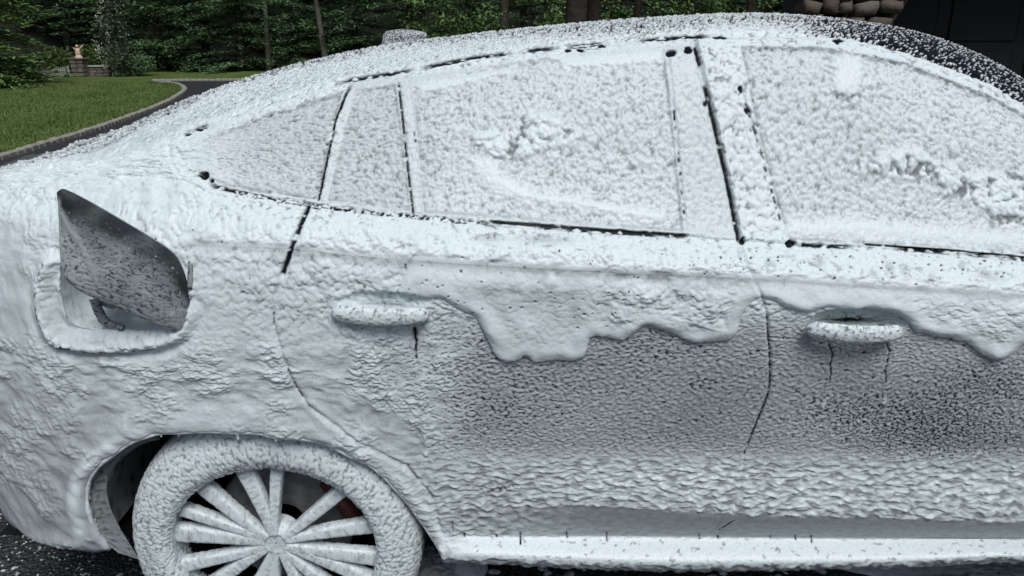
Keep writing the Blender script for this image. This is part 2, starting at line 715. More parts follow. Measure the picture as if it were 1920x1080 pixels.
def trunk_mesh(name, H, r0, mat, seed, lean=(0, 0), limbs=10, limb_low=1.0, limb_len=1.6):
    r = random.Random(seed)
    V, Q = [], []

    def tube(pts, rad, m=9):
        b = len(V)
        pts = np.array(pts)
        t = np.gradient(pts, axis=0)
        for p, d, q in zip(pts, t, rad):
            d = d / (np.linalg.norm(d) + 1e-9)
            a = np.cross(d, [.3, .2, 1.0] if abs(d[2]) < .9 else [1.0, .2, 0])
            a /= np.linalg.norm(a)
            c = np.cross(d, a)
            for k in range(m):
                an = 2 * math.pi * k / m
                V.append(tuple(p + q * (math.cos(an) * a + math.sin(an) * c)))
        for i in range(len(pts) - 1):
            for k in range(m):
                Q.append((b + i * m + k, b + i * m + (k + 1) % m, b + (i + 1) * m + (k + 1) % m, b + (i + 1) * m + k))
    n = 9
    wob = [r.uniform(-1, 1) * .06 for _ in range(n)]
    main = [(lean[0] * (i / n) + wob[i] * (i > 0), lean[1] * (i / n), H * i / (n - 1) - .15 * (i == 0)) for i in range(n)]
    tube(main, [r0 * (1.25 if i == 0 else 1 - .85 * i / (n - 1)) for i in range(n)])
    for k in range(limbs):
        z = limb_low + (H * .85 - limb_low) * r.random() ** 1.5
        az = r.uniform(0, 6.28)
        L = limb_len * r.uniform(.6, 1.1) * (1 - .6 * z / H)
        f = z / H * (n - 1)
        x0 = np.interp(f, range(n), [m_[0] for m_ in main])
        tube([(x0 + math.cos(az) * L * t, lean[1] * z / H + math.sin(az) * L * t, z + .35 * L * t - .3 * L * t * t) for t in (0, .35, .7, 1)],
             [r0 * .28 * (1 - .8 * t) for t in (0, .35, .7, 1)], 6)
    me = bpy.data.meshes.new(name)
    me.from_pydata(V, [], Q)
    me.update()
    me.shade_smooth()
    me.materials.append(mat)
    return me


HEM = [crown_mesh('hemlock_crown', hemlock_crown(100 + i, H=9.5 + i, rad=2.5 + .25 * i, low=.25), M_HEM) for i in range(3)]
BRO = [crown_mesh('broad_crown', broad_crown(200 + i), M_BROAD) for i in range(2)]
T_HEM = [trunk_mesh('hemlock_trunk', 9.5, .17, M_BARK, 300 + i) for i in range(2)]
T_PALE = trunk_mesh('pale_trunk', 8.5, .14, M_BARKP, 310, lean=(-.9, 0), limbs=2, limb_low=4)


def tree(name, x, y, crown, trunk, label, rz=0, sc=1.0, group='trees of the wood edge', z=0.0):
    t = empty(name, (x, y, z), label, 'tree', group)
    t.rotation_euler = (0, 0, 0)
    for nm, me in (('trunk', trunk), ('crown', crown)):
        if me is None:
            continue
        o = link(nm, me)
        o.parent = t
        o.rotation_euler = (0, 0, rz)
        o.scale = (sc, sc, sc)
    return t


def gx_(px, dist):
    """x of a column of the photograph at a distance from the camera, near eye level"""
    return at_d(px, 90, dist)[0]


# the first row along the far lawn, left to right
row1 = [
    ('hemlock_tree', 300, 36.2, 0, 0, 'dark hemlock right behind the white-flowering climber'),
    ('hemlock_tree', 385, 36.8, 1, 1, 'dark hemlock over the tip of the lawn, layered pale-tipped boughs'),
    ('hemlock_tree', 452, 36.0, 2, 0, 'hemlock left of the upright grey trunk'),
    ('hemlock_tree', 548, 36.6, 0, 1, 'hemlock between the two grey trunks'),
    ('hemlock_tree', 668, 36.2, 1, 0, 'hemlock right of the leaning grey trunk, left of the antenna fin'),
    ('hemlock_tree', 770, 34.5, 2, 1, 'hemlock right behind the antenna fin'),
]
for i, (nm, px, ds, c, t, lb) in enumerate(row1):
    tree(nm, gx_(px, ds), ds + CAM[1], HEM[c], T_HEM[t], lb, rz=rnd.uniform(0, 6), sc=rnd.uniform(.9, 1.1))
row1b = [(850, 27.0, 'bright broadleaf tree right of the antenna fin'), (945, 25.0, 'broadleaf tree left of the two thick brown trunks'),
         (1190, 26.0, 'broadleaf tree right of the two thick brown trunks'), (1290, 24.0, 'broadleaf tree above the highest part of the car roof'), (1400, 24.5, 'broadleaf tree beside the stone house corner')]
for i, (px, ds, lb) in enumerate(row1b):
    tree('broadleaf_tree', gx_(px, ds), ds + CAM[1], BRO[i % 2], T_HEM[i % 2], lb, rz=rnd.uniform(0, 6), sc=rnd.uniform(.85, 1.0))
# grey trunks standing clear in front of the hemlocks
tree('grey_tree', gx_(612, 35.6), 35.6 + CAM[1], None, T_PALE, 'leaning grey trunk before the dark hemlocks')
tree('grey_tree', gx_(500, 36.2), 36.2 + CAM[1], None, T_PALE, 'thin grey trunk left of the leaning one, standing in the shade', rz=2.2, sc=.9)
# two thick trunks close behind the car
T_BIG = [trunk_mesh('pine_trunk', 11, .20, M_BARK, 330 + i, limbs=6, limb_low=5) for i in range(2)]
HI = crown_mesh('pine_crown', hemlock_crown(150, H=12, rad=2.8, low=5, nb=60), M_HEM)
tree('pine_tree', gx_(1076, 14.5), 14.5 + CAM[1], HI, T_BIG[0], 'thicker of two brown trunks just above the roof', sc=1.1)
tree('pine_tree', gx_(1112, 15.4), 15.4 + CAM[1], HI, T_BIG[1], 'thinner right-hand one of two brown trunks above the roof', rz=1.0, sc=.8)
# the leafy tree that hangs into the picture at its left edge, and a dark hemlock behind the climber
tree('broadleaf_tree', gx_(-92, 26.0), 26.0 + CAM[1], crown_mesh('broad_crown', hemlock_crown(220, H=10, rad=3.3, low=.35, nb=170, leaf=.10, per=24, droop=.7), M_BROAD), T_HEM[0],
     'broad green tree hanging over the left end of the lawn')
tree('hemlock_tree', gx_(130, 39), 39 + CAM[1], HEM[2], T_HEM[0], 'dark hemlock right behind the garden statue', rz=2, sc=1.1, z=.3)
tree('hemlock_tree', gx_(215, 38), 38 + CAM[1], HEM[1], T_HEM[1], 'dark hemlock in the shade between statue and climber', rz=4, sc=1.1, z=.3)
# second row, deeper in the shade; nothing tells these apart
for i in range(17):
    px = -120 + i * 100 + rnd.uniform(-30, 30)
    ds = rnd.uniform(41, 45)
    tree('hemlock_tree', gx_(px, ds), ds + CAM[1], HEM[i % 3], T_HEM[i % 2], 'dark hemlock deep in the shade of the wood', rz=rnd.uniform(0, 6), sc=rnd.uniform(1.0, 1.25), z=.6)

# the wood all round the clearing, one mass
n = 60000
th = rng.uniform(0, 2 * math.pi, n)
rad_ = rng.uniform(46, 62, n)
th = np.where(np.sin(th) < -.25, -th, th)
zz = rng.uniform(0, 1, n) ** .8 * (28 + 3 * np.sin(th * 9) + 2 * np.sin(th * 23)) + np.interp(rad_, [46, 62], [1.5, 8])
cent = np.stack([rad_ * np.cos(th), rad_ * np.sin(th), zz], 1)
a1, a2 = leaf_axes(n, rng, .70, .6)
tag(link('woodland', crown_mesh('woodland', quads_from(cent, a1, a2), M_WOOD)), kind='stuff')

# ------------------------------------------------------------------ the garden corner
GD = 31.0                                     # distance of the garden gate


def gpt(px, py, ds=GD):
    p = at_d(px, py, ds)
    return p


def bush(name, px, ds, w, h, mat, label, seed, leaf=.06, n=1600, z=0, cat='bush'):
    r = np.random.default_rng(seed)
    p = r.normal(0, 1, (n, 3))
    p /= np.linalg.norm(p, axis=1, keepdims=True)
    p *= r.uniform(.35, 1.0, (n, 1)) ** .6
    lump = 1 + .25 * np.sin(p[:, :1] * 9 + seed) * np.cos(p[:, 2:] * 8)
    c = p * lump * np.array([w / 2, w / 2, h / 2]) + np.array([0, 0, h / 2])
    c[:, 2] = np.maximum(c[:, 2], .03)
    a1, a2 = leaf_axes(n, r, leaf, .6)
    x = gx_(px, ds)
    b = empty(name, (x, ds + CAM[1], z), label, cat)
    o = link('foliage', crown_mesh('foliage', quads_from(c, a1, a2), mat))
    o.parent = b
    s = link('stem', trunk_mesh('stem', h * .6, .035, M_BARK, seed, limbs=5, limb_low=.1, limb_len=w * .4))
    s.parent = b
    return b


bush('dark_bush', 40, 30.2, 1.0, .62, M_HEM, 'dark round bush left of the white garden gate', 41)
bush('fern_bush', 108, 34.0, 1.5, 1.05, M_BUSH, 'bright green bush behind the white gate', 42, leaf=.07)
bush('fern_bush', 170, 34.5, 1.3, 1.15, M_BUSH, 'bright green bush right behind the garden statue', 43, leaf=.07)
bush('dark_bush', 250, 32.0, 1.5, .9, M_HEM, 'dark low bush right of the flowering climber', 44)

# climber with white blossom on a post
cx = gx_(222, 31.5)
vine = empty('flowering_climber', (cx, 31.5 + CAM[1], 0), 'tall climber with white blossom down its left side', 'climber')
r = np.random.default_rng(47)
cs, fl = [], []
for k in range(60):
    z = .15 + 2.9 * (k / 60) + r.normal(0, .08)
    wv = .55 * (1.0 if z < 1.1 else .75) + .12 * math.sin(z * 5)
    c = np.array([r.normal(.05 if z < 1.2 else -.05, wv * .5), r.normal(0, .25), z])
    m = 60
    p = r.normal(0, .16, (m, 3))
    cs.append(c + p)
for k in range(330):
    z = r.uniform(.3, 2.9)
    side = -.55 + .1 * math.sin(z * 4) if z < 1.35 else -.30 + .12 * math.sin(z * 5)
    if r.uniform() < .12:
        side = r.uniform(-.3, .6)
    fl.append([side + r.normal(0, .07), -.30 + r.normal(0, .12), z])
c = np.concatenate(cs)
a1, a2 = leaf_axes(len(c), r, .065, .7)
o = link('foliage', crown_mesh('foliage', quads_from(c, a1, a2), M_VINE))
o.parent = vine
fl = np.array(fl)
a1, a2 = leaf_axes(len(fl), r, .040, 1.0)
o = link('blossom', crown_mesh('blossom', quads_from(fl, a1, a2), M_FLOWER))
o.parent = vine
o = link('stem', trunk_mesh('stem', 2.8, .05, M_BARK, 46, limbs=8, limb_low=.3, limb_len=.6))
o.parent = vine

M_STONE_G = simple('garden_stone', (.16, .14, .12), .85, 9, .4, .5)
M_CAP = simple('pale_coping', (.42, .42, .40), .8, 8, .2)
M_GATE = simple('weathered_white_paint', (.46, .45, .43), .7, 14, .2)
M_TERRA = simple('terracotta', (.62, .34, .22), .7, 12, .25)
M_STATUE = simple('painted_plaster', (.66, .50, .38), .7, 12, .2)


def box(bm, lo, hi, bevel=0.0):
    r_ = bmesh.ops.create_cube(bm, size=1)
    v = r_['verts']
    bmesh.ops.scale(bm, vec=[b - a for a, b in zip(lo, hi)], verts=v)
    bmesh.ops.translate(bm, vec=[(a + b) / 2 for a, b in zip(lo, hi)], verts=v)
    if bevel:
        es = list({e for q in v for e in q.link_edges})
        bmesh.ops.bevel(bm, geom=es, offset=bevel, segments=1, affect='EDGES')


def part_box(name, lo, hi, mat, parent, bevel=0.01):
    bm = bmesh.new()
    box(bm, lo, hi, bevel)
    o = bm_obj(name, bm, mat)
    o.parent = parent
    return o


# stone pillar with a statue, a low wall with pale coping beside it
x = gx_(144, 31.5)
pil = empty('garden_pillar', (x, 31.5 + CAM[1], 0), 'short rough stone pillar that carries the garden statue', 'pillar')
zt_ = .64
for r_ in range(4):
    for c_ in range(2):
        part_box('stone', (-.24 + .24 * c_ + rnd.uniform(0, .02), -.24 - rnd.uniform(0, .03), .16 * r_), (-.24 + .24 * (c_ + 1) - .012, .24, .16 * (r_ + 1) - .014), M_STONE_G, pil, .02)
part_box('cap', (-.30, -.30, zt_), (.30, .30, zt_ + .05), M_STONE_G, pil, .012)
st = empty('garden_statue', (x + .02, 31.5 + CAM[1], zt_ + .05), 'small flesh-coloured statue with a raised wing on the stone pillar', 'statue')


def blob(name, pts, mat, parent):
    """rounded body from a chain of (x, y, z, radius)"""
    V, Q = [], []
    p = np.array(pts, float)
    p = smooth_curve(p, 5)
    m = 12
    for q in p:
        for k in range(m):
            a = 2 * math.pi * k / m
            V.append((q[0] + q[3] * math.cos(a), q[1] + q[3] * math.sin(a), q[2]))
    for i in range(len(p) - 1):
        for k in range(m):
            Q.append((i * m + k, i * m + (k + 1) % m, (i + 1) * m + (k + 1) % m, (i + 1) * m + k))
    me = bpy.data.meshes.new(name)
    me.from_pydata(V, [], Q)
    me.update()
    me.shade_smooth()
    me.materials.append(mat)
    o = link(name, me)
    o.parent = parent
    return o


blob('base', [(0, 0, 0, .14), (0, 0, .05, .13), (0, 0, .10, .09)], M_STATUE, st)
blob('torso', [(0, 0, .08, .085), (-.01, 0, .18, .10), (0, 0, .30, .085), (0, 0, .36, .04)], M_STATUE, st)
blob('head', [(0, -.01, .36, .03), (0, -.02, .40, .055), (0, -.02, .45, .055), (0, -.02, .49, .01)], M_TERRA, st)
blob('wing', [(.05, 0, .26, .02), (.11, .01, .34, .045), (.17, .01, .42, .05), (.24, .01, .48, .012)], M_STATUE, st)
blob('wing', [(-.05, 0, .26, .02), (-.10, .01, .32, .045), (-.14, .01, .36, .03), (-.17, .01, .39, .008)], M_TERRA, st)

xw = gx_(176, 31.8)
lw = empty('garden_wall', (xw, 31.8 + CAM[1], 0), 'low stone wall with pale coping between statue and climber', 'wall')
for r_ in range(3):
    for c_ in range(4):
        a = -.52 + .26 * c_ + (.06 if r_ % 2 else 0)
        part_box('stone', (a, -.15 - rnd.uniform(0, .03), .115 * r_), (a + .245, .15, .115 * (r_ + 1) - .012), M_STONE_G, lw, .02)
part_box('coping', (-.52, -.20, .346), (.52, .20, .40), M_CAP, lw, .01)

# white picket gate, sagging to the left, with a dark leaning post
gl, gr_ = gx_(66, 31), gx_(126, 31.2)
gate = empty('garden_gate', ((gl + gr_) / 2, 31.1 + CAM[1], 0), 'low white picket gate left of the stone pillar', 'gate')
L = gr_ - gl
npk = 15
for k in range(npk):
    a = -L / 2 + L * k / npk
    zz_ = .26 + .14 * k / npk
    part_box('picket', (a + .008, -.012, .02), (a + L / npk - .018, .012, zz_), M_GATE, gate, .006)
for z_ in (.08, .22):
    part_box('rail', (-L / 2, .014, z_), (L / 2, .04, z_ + .045), M_GATE, gate, .006)
post = empty('leaning_post', (gx_(121, 30.8), 30.8 + CAM[1], 0), 'thin dark post leaning before the white gate', 'post')
pm = link('shaft', trunk_mesh('shaft', .85, .028, M_BARK, 47, lean=(-.22, 0), limbs=0))
pm.parent = post
bench = empty('garden_bench', (gx_(65, 32), 32 + CAM[1], 0), 'pale stone bench top above the left end of the gate', 'bench')
part_box('seat', (-.22, -.15, .50), (.22, .15, .55), M_CAP, bench)
for s_ in (-.15, .15):
    part_box('leg', (s_ - .04, -.1, 0), (s_ + .04, .1, .50), M_STONE_G, bench)

# ------------------------------------------------------------------ the stone house behind the car
M_MORTAR = simple('mortar', (.05, .045, .04), .95, 20, .3)


def stone_mat():
    m, nt, b, L = nodes_of('field_stone')
    oi = nt.nodes.new('ShaderNodeObjectInfo')
    cr = nt.nodes.new('ShaderNodeValToRGB')
    e = cr.color_ramp.elements
    e[0].color = (.070, .052, .038, 1)
    e[1].color = (.165, .150, .128, 1)
    k = e.new(.5)
    k.color = (.130, .106, .078, 1)
    L.new(oi.outputs['Random'], cr.inputs['Fac'])
    tc = nt.nodes.new('ShaderNodeTexCoord')
    nz = nt.nodes.new('ShaderNodeTexNoise')
    nz.inputs['Scale'].default_value = 6
    nz.inputs['Detail'].default_value = 8
    L.new(tc.outputs['Object'], nz.inputs['Vector'])
    mx = nt.nodes.new('ShaderNodeMix')
    mx.data_type = 'RGBA'
    mx.blend_type = 'OVERLAY'
    mx.inputs['Factor'].default_value = .7
    L.new(cr.outputs[0], mx.inputs['A'])
    L.new(nz.outputs['Color'], mx.inputs['B'])
    L.new(mx.outputs['Result'], b.inputs['Base Color'])
    b.inputs['Roughness'].default_value = .85
    bp = nt.nodes.new('ShaderNodeBump')
    bp.inputs['Strength'].default_value = .5
    bp.inputs['Distance'].default_value = .05
    L.new(nz.outputs['Fac'], bp.inputs['Height'])
    L.new(bp.outputs[0], b.inputs['Normal'])
    return m


M_STONE = stone_mat()
M_DOOR = simple('dark_garage_door', (.0025, .0036, .0032), .6, 5, .3)
HD = 6.9
hy = HD + CAM[1]
hx0, hx1 = at_d(1507, 20, HD)[0], at_d(1676, 38, HD)[0]
HW = hx1 - hx0
spring = at_d(1692, 40, HD)[2]
house = empty('stone_house', (hx0, hy, 0), 'fieldstone house corner with a dark arched garage opening', 'house')
OPEN = 3.0
RISE = .55


def arch_z(x):
    u = np.clip((x - HW) / OPEN * 2 - 1, -1, 1)
    return spring + RISE * math.sqrt(max(0, 1 - u * u))


# wall slab with the arched opening, as one outline pulled back in depth
bm = bmesh.new()
out = [(0, 0), (HW, 0)] + [(HW + OPEN * k / 24, arch_z(HW + OPEN * k / 24)) for k in range(25)] + [(HW + OPEN, 0), (HW + OPEN + 1.2, 0), (HW + OPEN + 1.2, 3.6), (0, 3.6)]
f1 = bm.faces.new([bm.verts.new((x_, 0, z_)) for x_, z_ in out])
ex = bmesh.ops.extrude_face_region(bm, geom=[f1])
bmesh.ops.translate(bm, vec=(0, .55, 0), verts=[v for v in ex['geom'] if isinstance(v, bmesh.types.BMVert)])
bmesh.ops.recalc_face_normals(bm, faces=bm.faces[:])
o = bm_obj('wall', bm, M_MORTAR)
o.parent = house
part_box('side_wall', (.62, .552, 0), (HW - .002, 1.7, 3.6), M_MORTAR, house, 0)
part_box('side_wall', (HW + OPEN + .8, .552, 0), (HW + OPEN + 1.197, 1.7, 3.6), M_MORTAR, house, 0)
bm = bmesh.new()
W_ = HW + OPEN + 1.2
vs = [bm.verts.new(p) for p in ((-.4, -.4, 3.603), (W_ + .4, -.4, 3.603), (W_ + .4, 2.4, 3.603), (-.1, 2.4, 3.603), (-.25, 1.0, 4.6), (W_ + .4, 1.0, 4.6))]
for f_ in ((0, 1, 5, 4), (2, 3, 4, 5), (0, 4, 3), (1, 2, 5), (3, 2, 1, 0)):
    bm.faces.new([vs[k] for k in f_])
bmesh.ops.recalc_face_normals(bm, faces=bm.faces[:])
o = bm_obj('roof', bm, simple('slate', (.05, .052, .055), .7, 8, .3))
o.parent = house
gd = part_box('garage_door', (HW - .1, .70, 0), (HW + OPEN + .1, .76, 3.0), M_DOOR, house, 0)
for r_ in range(5):
    for c_ in range(4):
        a = HW + .02 + OPEN / 4 * c_
        q = part_box('panel', (a + .06, .685, .06 + .5 * r_), (a + OPEN / 4 - .06, .703, .06 + .5 * r_ + .42), M_DOOR, house, .012)
        q.parent = gd

STONES = []
for i in range(9):
    bm = bmesh.new()
    bmesh.ops.create_icosphere(bm, subdivisions=2, radius=1)
    rr2 = random.Random(900 + i)
    for v in bm.verts:
        c_ = v.co
        # squarish boulder
        for k in range(3):
            c_[k] = math.copysign(abs(c_[k]) ** .38, c_[k])
        v.co = Vector((c_.x + rr2.uniform(-.14, .14) + .22 * c_.z * rr2.uniform(-1, 1), c_.y, c_.z + rr2.uniform(-.14, .14)))
    me = bpy.data.meshes.new('stone')
    bm.to_mesh(me)
    bm.free()
    me.shade_smooth()
    me.materials.append(M_STONE)
    STONES.append(me)


def stone(x_, z_, w_, h_, y_=0.0, side=False):
    s = link('stone', rnd.choice(STONES))
    s.parent = house
    s.location = (x_, y_ - .02, z_)
    s.scale = (w_ / 2 * .95, .11 * rnd.uniform(.85, 1.2), h_ / 2 * .95)
    s.rotation_euler = (rnd.uniform(-.08, .08), rnd.uniform(-.16, .16), rnd.uniform(-.08, .08) + (R(90) if side else 0))


z = 0.0
ns_ = 0
while z < 3.55:
    h_ = rnd.uniform(.11, .165)
    x_ = -.06
    while x_ < HW + OPEN + 1.2:
        w_ = rnd.uniform(.11, .23)
        cxm, czm = x_ + w_ / 2, z + h_ / 2
        hid = (cxm > HW - .03 and cxm < HW + OPEN + .03) and (czm < arch_z(cxm) + .07)
        far_r = cxm > HW + OPEN or (czm > spring + 1.3 and cxm > HW + .5)
        low_z = czm < .9
        if not hid and not far_r and not low_z:
            stone(cxm, czm + rnd.uniform(-.02, .02), min(w_, HW - x_ + .03) if (x_ < HW and x_ + w_ > HW and czm < spring) else w_, h_)
            ns_ += 1
        x_ += w_
    z += h_

# ================================================================== THE CAR
# rows of the body, from the sill up; each is a line read off the photograph with its distance from the
# car's centre plane, continued in metres (x, half width, z) to both ends of the car
def row(px_pts, rear, front):
    p = [(x, w, z) for x, w, z in rear]
    for px, py, w in px_pts:
        q = at_w(px, py, w)
        p.append((q[0], w, q[2]))
    p += [(x, w, z) for x, w, z in front]
    p = np.array(p)
    return p[np.argsort(p[:, 0])]


ROWS = [
    ('under', row([(60, 972, .80), (210, 1002, .82), (520, 1022, .82), (823, 1022, .84), (1280, 1036, .84), (1920, 1018, .84)],
                  [(-1.62, .50, .42), (-1.4, .68, .36)], [(2.0, .84, .26), (2.9, .8, .26), (3.3, .55, .3)])),
    ('edge', row([(0, 945, .86), (60, 1000, .905), (210, 1030, .945), (520, 1050, .955), (823, 1050, .955), (1120, 1063, .962), (1280, 1067, .962), (1660, 1060, .962), (1920, 1049, .962)],
                 [(-1.62, .58, .43), (-1.4, .78, .40)], [(2.0, .96, .275), (2.9, .93, .275), (3.3, .66, .31)])),
    ('skirt', row([(0, 915, .872), (60, 975, .915), (210, 1012, .952), (520, 1036, .965), (823, 1040, .975), (1120, 1050, .982), (1280, 1054, .984), (1660, 1050, .984), (1920, 1040, .984)],
                  [(-1.62, .595, .46), (-1.4, .795, .43)], [(2.0, .978, .29), (2.9, .945, .29), (3.3, .68, .33)])),
    ('recess', row([(0, 880, .88), (100, 950, .94), (210, 975, .955), (520, 985, .95), (823, 1000, .94), (1280, 1005, .928), (1920, 1011, .928)],
                   [(-1.62, .60, .50), (-1.4, .80, .48)], [(2.0, .928, .35), (2.9, .91, .35), (3.3, .70, .38)])),
    ('bandlow', row([(0, 840, .888), (150, 900, .955), (520, 930, .965), (823, 950, .95), (1110, 945, .957), (1280, 958, .962), (1920, 977, .962)],
                    [(-1.62, .61, .56), (-1.4, .805, .55)], [(2.0, .962, .39), (2.9, .94, .40), (3.3, .71, .43)])),
    ('bandtop', row([(0, 780, .90), (170, 820, .963), (520, 830, .982), (823, 855, .95), (1110, 860, .938), (1390, 866, .934), (1920, 872, .934)],
                    [(-1.62, .62, .64), (-1.4, .81, .63)], [(2.0, .94, .54), (2.9, .94, .54), (3.3, .72, .52)])),
    ('under2', row([(0, 710, .91), (170, 735, .968), (520, 745, .995), (823, 775, .962), (1110, 785, .948), (1400, 792, .944), (1920, 798, .944)],
                   [(-1.62, .625, .72), (-1.4, .815, .72)], [(2.0, .955, .68), (2.9, .955, .66), (3.3, .72, .6)])),
    ('mid', row([(0, 620, .918), (170, 650, .972), (500, 660, 1.0), (850, 655, .977), (1400, 662, .968), (1920, 672, .966)],
                [(-1.62, .63, .82), (-1.4, .815, .83)], [(2.0, .965, .83), (2.9, .95, .8), (3.3, .71, .68)])),
    ('handle', row([(0, 500, .912), (170, 550, .972), (500, 560, 1.0), (850, 570, .985), (1400, 588, .978), (1920, 604, .975)],
                   [(-1.62, .63, .96), (-1.4, .81, .97)], [(2.0, .972, .94), (2.9, .945, .88), (3.3, .69, .74)])),
    ('crease', row([(0, 430, .892), (170, 455, .95), (350, 458, .978), (520, 463, .987), (700, 482, .988), (900, 497, .986), (1100, 507, .983), (1390, 520, .98), (1600, 536, .977), (1920, 555, .975)],
                   [(-1.62, .61, 1.03), (-1.4, .79, 1.045)], [(2.0, .965, 1.02), (2.9, .92, .92), (3.3, .66, .78)])),
    ('belt', row([(0, 368, .80), (150, 352, .85), (300, 345, .88), (420, 360, .90), (590, 385, .91), (775, 405, .915), (1100, 430, .915), (1390, 452, .912), (1920, 487, .91)],
                 [(-1.62, .57, 1.10), (-1.45, .70, 1.13)], [(1.7, .905, 1.105), (2.05, .90, 1.065), (2.9, .84, .96), (3.3, .60, .81)])),
    ('glasstop', row([(0, 338, .66), (200, 300, .71), (345, 255, .73), (660, 158, .70), (880, 118, .68), (1200, 84, .668), (1300, 77, .665), (1450, 76, .665), (1580, 81, .668), (1700, 110, .68), (1850, 166, .70), (1920, 206, .715)],
                     [(-1.62, .50, 1.17)], [(1.7, .78, 1.28), (2.05, .86, 1.09), (2.9, .76, .985), (3.3, .54, .83)])),
    ('roofside', row([(0, 329, .55), (160, 290, .58), (290, 246, .59), (410, 200, .595), (660, 132, .60), (900, 92, .595), (1200, 59, .585), (1400, 49, .585), (1600, 58, .59), (1750, 90, .61), (1920, 172, .645)],
                     [(-1.62, .44, 1.20)], [(1.7, .69, 1.34), (2.05, .78, 1.12), (2.9, .6, 1.005), (3.3, .42, .845)])),
    ('skyline', row([(0, 321, .42), (67, 303, .42), (160, 271, .42), (247, 239, .42), (320, 204, .42), (420, 166, .41), (540, 129, .39), (720, 90, .37), (900, 67, .36), (1100, 47, .36), (1250, 36, .36), (1400, 30, .37), (1520, 33, .38), (1650, 47, .42), (1750, 70, .45), (1850, 110, .5), (1920, 150, .54)],
                    [(-1.66, .33, 1.22)], [(1.7, .58, 1.37), (2.05, .62, 1.135), (2.9, .42, 1.02), (3.3, .3, .855)])),
    ('centre', row([(0, 330, 0), (160, 280, 0), (290, 229, 0), (410, 181, 0), (540, 140, 0), (720, 101, 0), (900, 78, 0), (1100, 58, 0), (1250, 46, 0), (1400, 40, 0), (1520, 43, 0), (1650, 58, 0), (1750, 82, 0), (1850, 123, 0), (1920, 164, 0)],
                   [(-1.72, 0, 1.235)], [(1.75, 0, 1.37), (2.1, 0, 1.15), (2.9, 0, 1.03), (3.35, 0, .86)])),
]
NR = len(ROWS)
RI = {n: i for i, (n, _) in enumerate(ROWS)}


def row_at(X):
    W = np.stack([pchip(r[:, 0], r[:, 1], X) for _, r in ROWS])
    Z = np.stack([pchip(r[:, 0], r[:, 2], X) for _, r in ROWS])
    return W, Z


# common arc length parameter of the rows
_W, _Z = row_at(np.linspace(-1.0, 1.3, 40))
T_ROW = np.concatenate([[0], np.cumsum(np.hypot(np.diff(_W, axis=0), np.diff(_Z, axis=0)).mean(1))])


def loft(X, T):
    W, Z = row_at(X)
    w = pchip(T_ROW, W, T)
    z = pchip(T_ROW, Z, T)
    P = np.stack([np.broadcast_to(X, w.shape), -w, z], -1)       # (t, x, 3)
    return P.transpose(1, 0, 2)                                  # (x, t, 3)


# ------------------------------------------------------------------ lines and outlines on the body (photograph pixels)
ARCH = [(60, 1085), (60, 1052), (196, 1033), (207, 1027), (190, 1005), (177, 980), (169, 950), (167, 918), (177, 887), (200, 862), (247, 832), (283, 818), (333, 811), (393, 808),
        (467, 811), (517, 816), (580, 826), (640, 848), (687, 868), (713, 890), (747, 925), (780, 966), (807, 1007), (824, 1040), (830, 1085), (830, 1200), (60, 1200)]
POCKET = [(117, 500), (121, 560), (132, 592), (152, 609), (210, 620), (270, 620), (318, 608), (342, 585), (346, 540), (338, 500), (300, 478), (160, 474), (130, 480)]
RING = [(97, 488), (84, 520), (84, 565), (94, 604), (116, 630), (165, 640), (240, 642), (305, 634), (345, 614), (362, 580)]
Q_WIN = [(330, 275), (350, 259), (480, 213), (655, 160), (637, 222), (600, 379), (500, 369), (420, 356), (392, 346), (360, 305)]
S_WIN = [(658, 159), (746, 150), (762, 260), (776, 403), (602, 381), (640, 222)]
R_WIN = [(746, 148), (900, 117), (1100, 94), (1299, 78), (1330, 200), (1360, 330), (1385, 450), (1290, 442), (1100, 429), (900, 413), (777, 403), (763, 260)]
F_WIN = [(1301, 78), (1450, 76), (1580, 81), (1700, 110), (1850, 166), (1960, 230), (1960, 489), (1700, 468), (1500, 457), (1388, 451), (1362, 330), (1331, 200)]
SEAM_REAR = [(580, 386), (552, 455), (530, 515), (514, 560), (514, 610), (533, 672), (556, 725), (580, 760), (640, 800), (700, 838), (765, 872), (785, 896), (812, 930), (822, 975), (835, 1004)]
SEAM_MID = [(1300, 80), (1330, 200), (1360, 330), (1384, 452), (1398, 500), (1425, 545), (1437, 592), (1443, 680), (1440, 735), (1415, 800), (1395, 850), (1385, 930), (1330, 1004)]
RAIL = [(300, 277), (350, 250), (480, 204), (660, 152), (760, 136), (880, 112), (1000, 96), (1200, 78), (1300, 71), (1450, 69), (1590, 73), (1700, 100), (1850, 155), (1940, 210)]
BELT = [(384, 332), (400, 350), (470, 367), (590, 388), (700, 401), (775, 407), (900, 420), (1100, 434), (1290, 446), (1390, 456), (1480, 459), (1570, 464), (1640, 465), (1760, 473), (1940, 490)]
CURTAIN = [(780, 470), (1000, 440), (1400, 470), (1960, 500), (1960, 628), (1920, 637), (1897, 658), (1863, 668), (1840, 657), (1807, 638), (1773, 628), (1713, 614), (1690, 588), (1640, 575), (1597, 578),
           (1547, 572), (1513, 583), (1467, 570), (1440, 555), (1413, 558), (1390, 584), (1383, 613), (1363, 630), (1313, 638), (1273, 627), (1240, 613), (1213, 602), (1187, 622),
           (1157, 632), (1127, 625), (1106, 628), (1100, 657), (1080, 671), (1040, 670), (1003, 674), (987, 664), (973, 671), (947, 674), (927, 660), (913, 627), (893, 593),
           (860, 577), (833, 558), (800, 556), (740, 545)]
CURTAIN = smooth_curve(CURTAIN, 4)

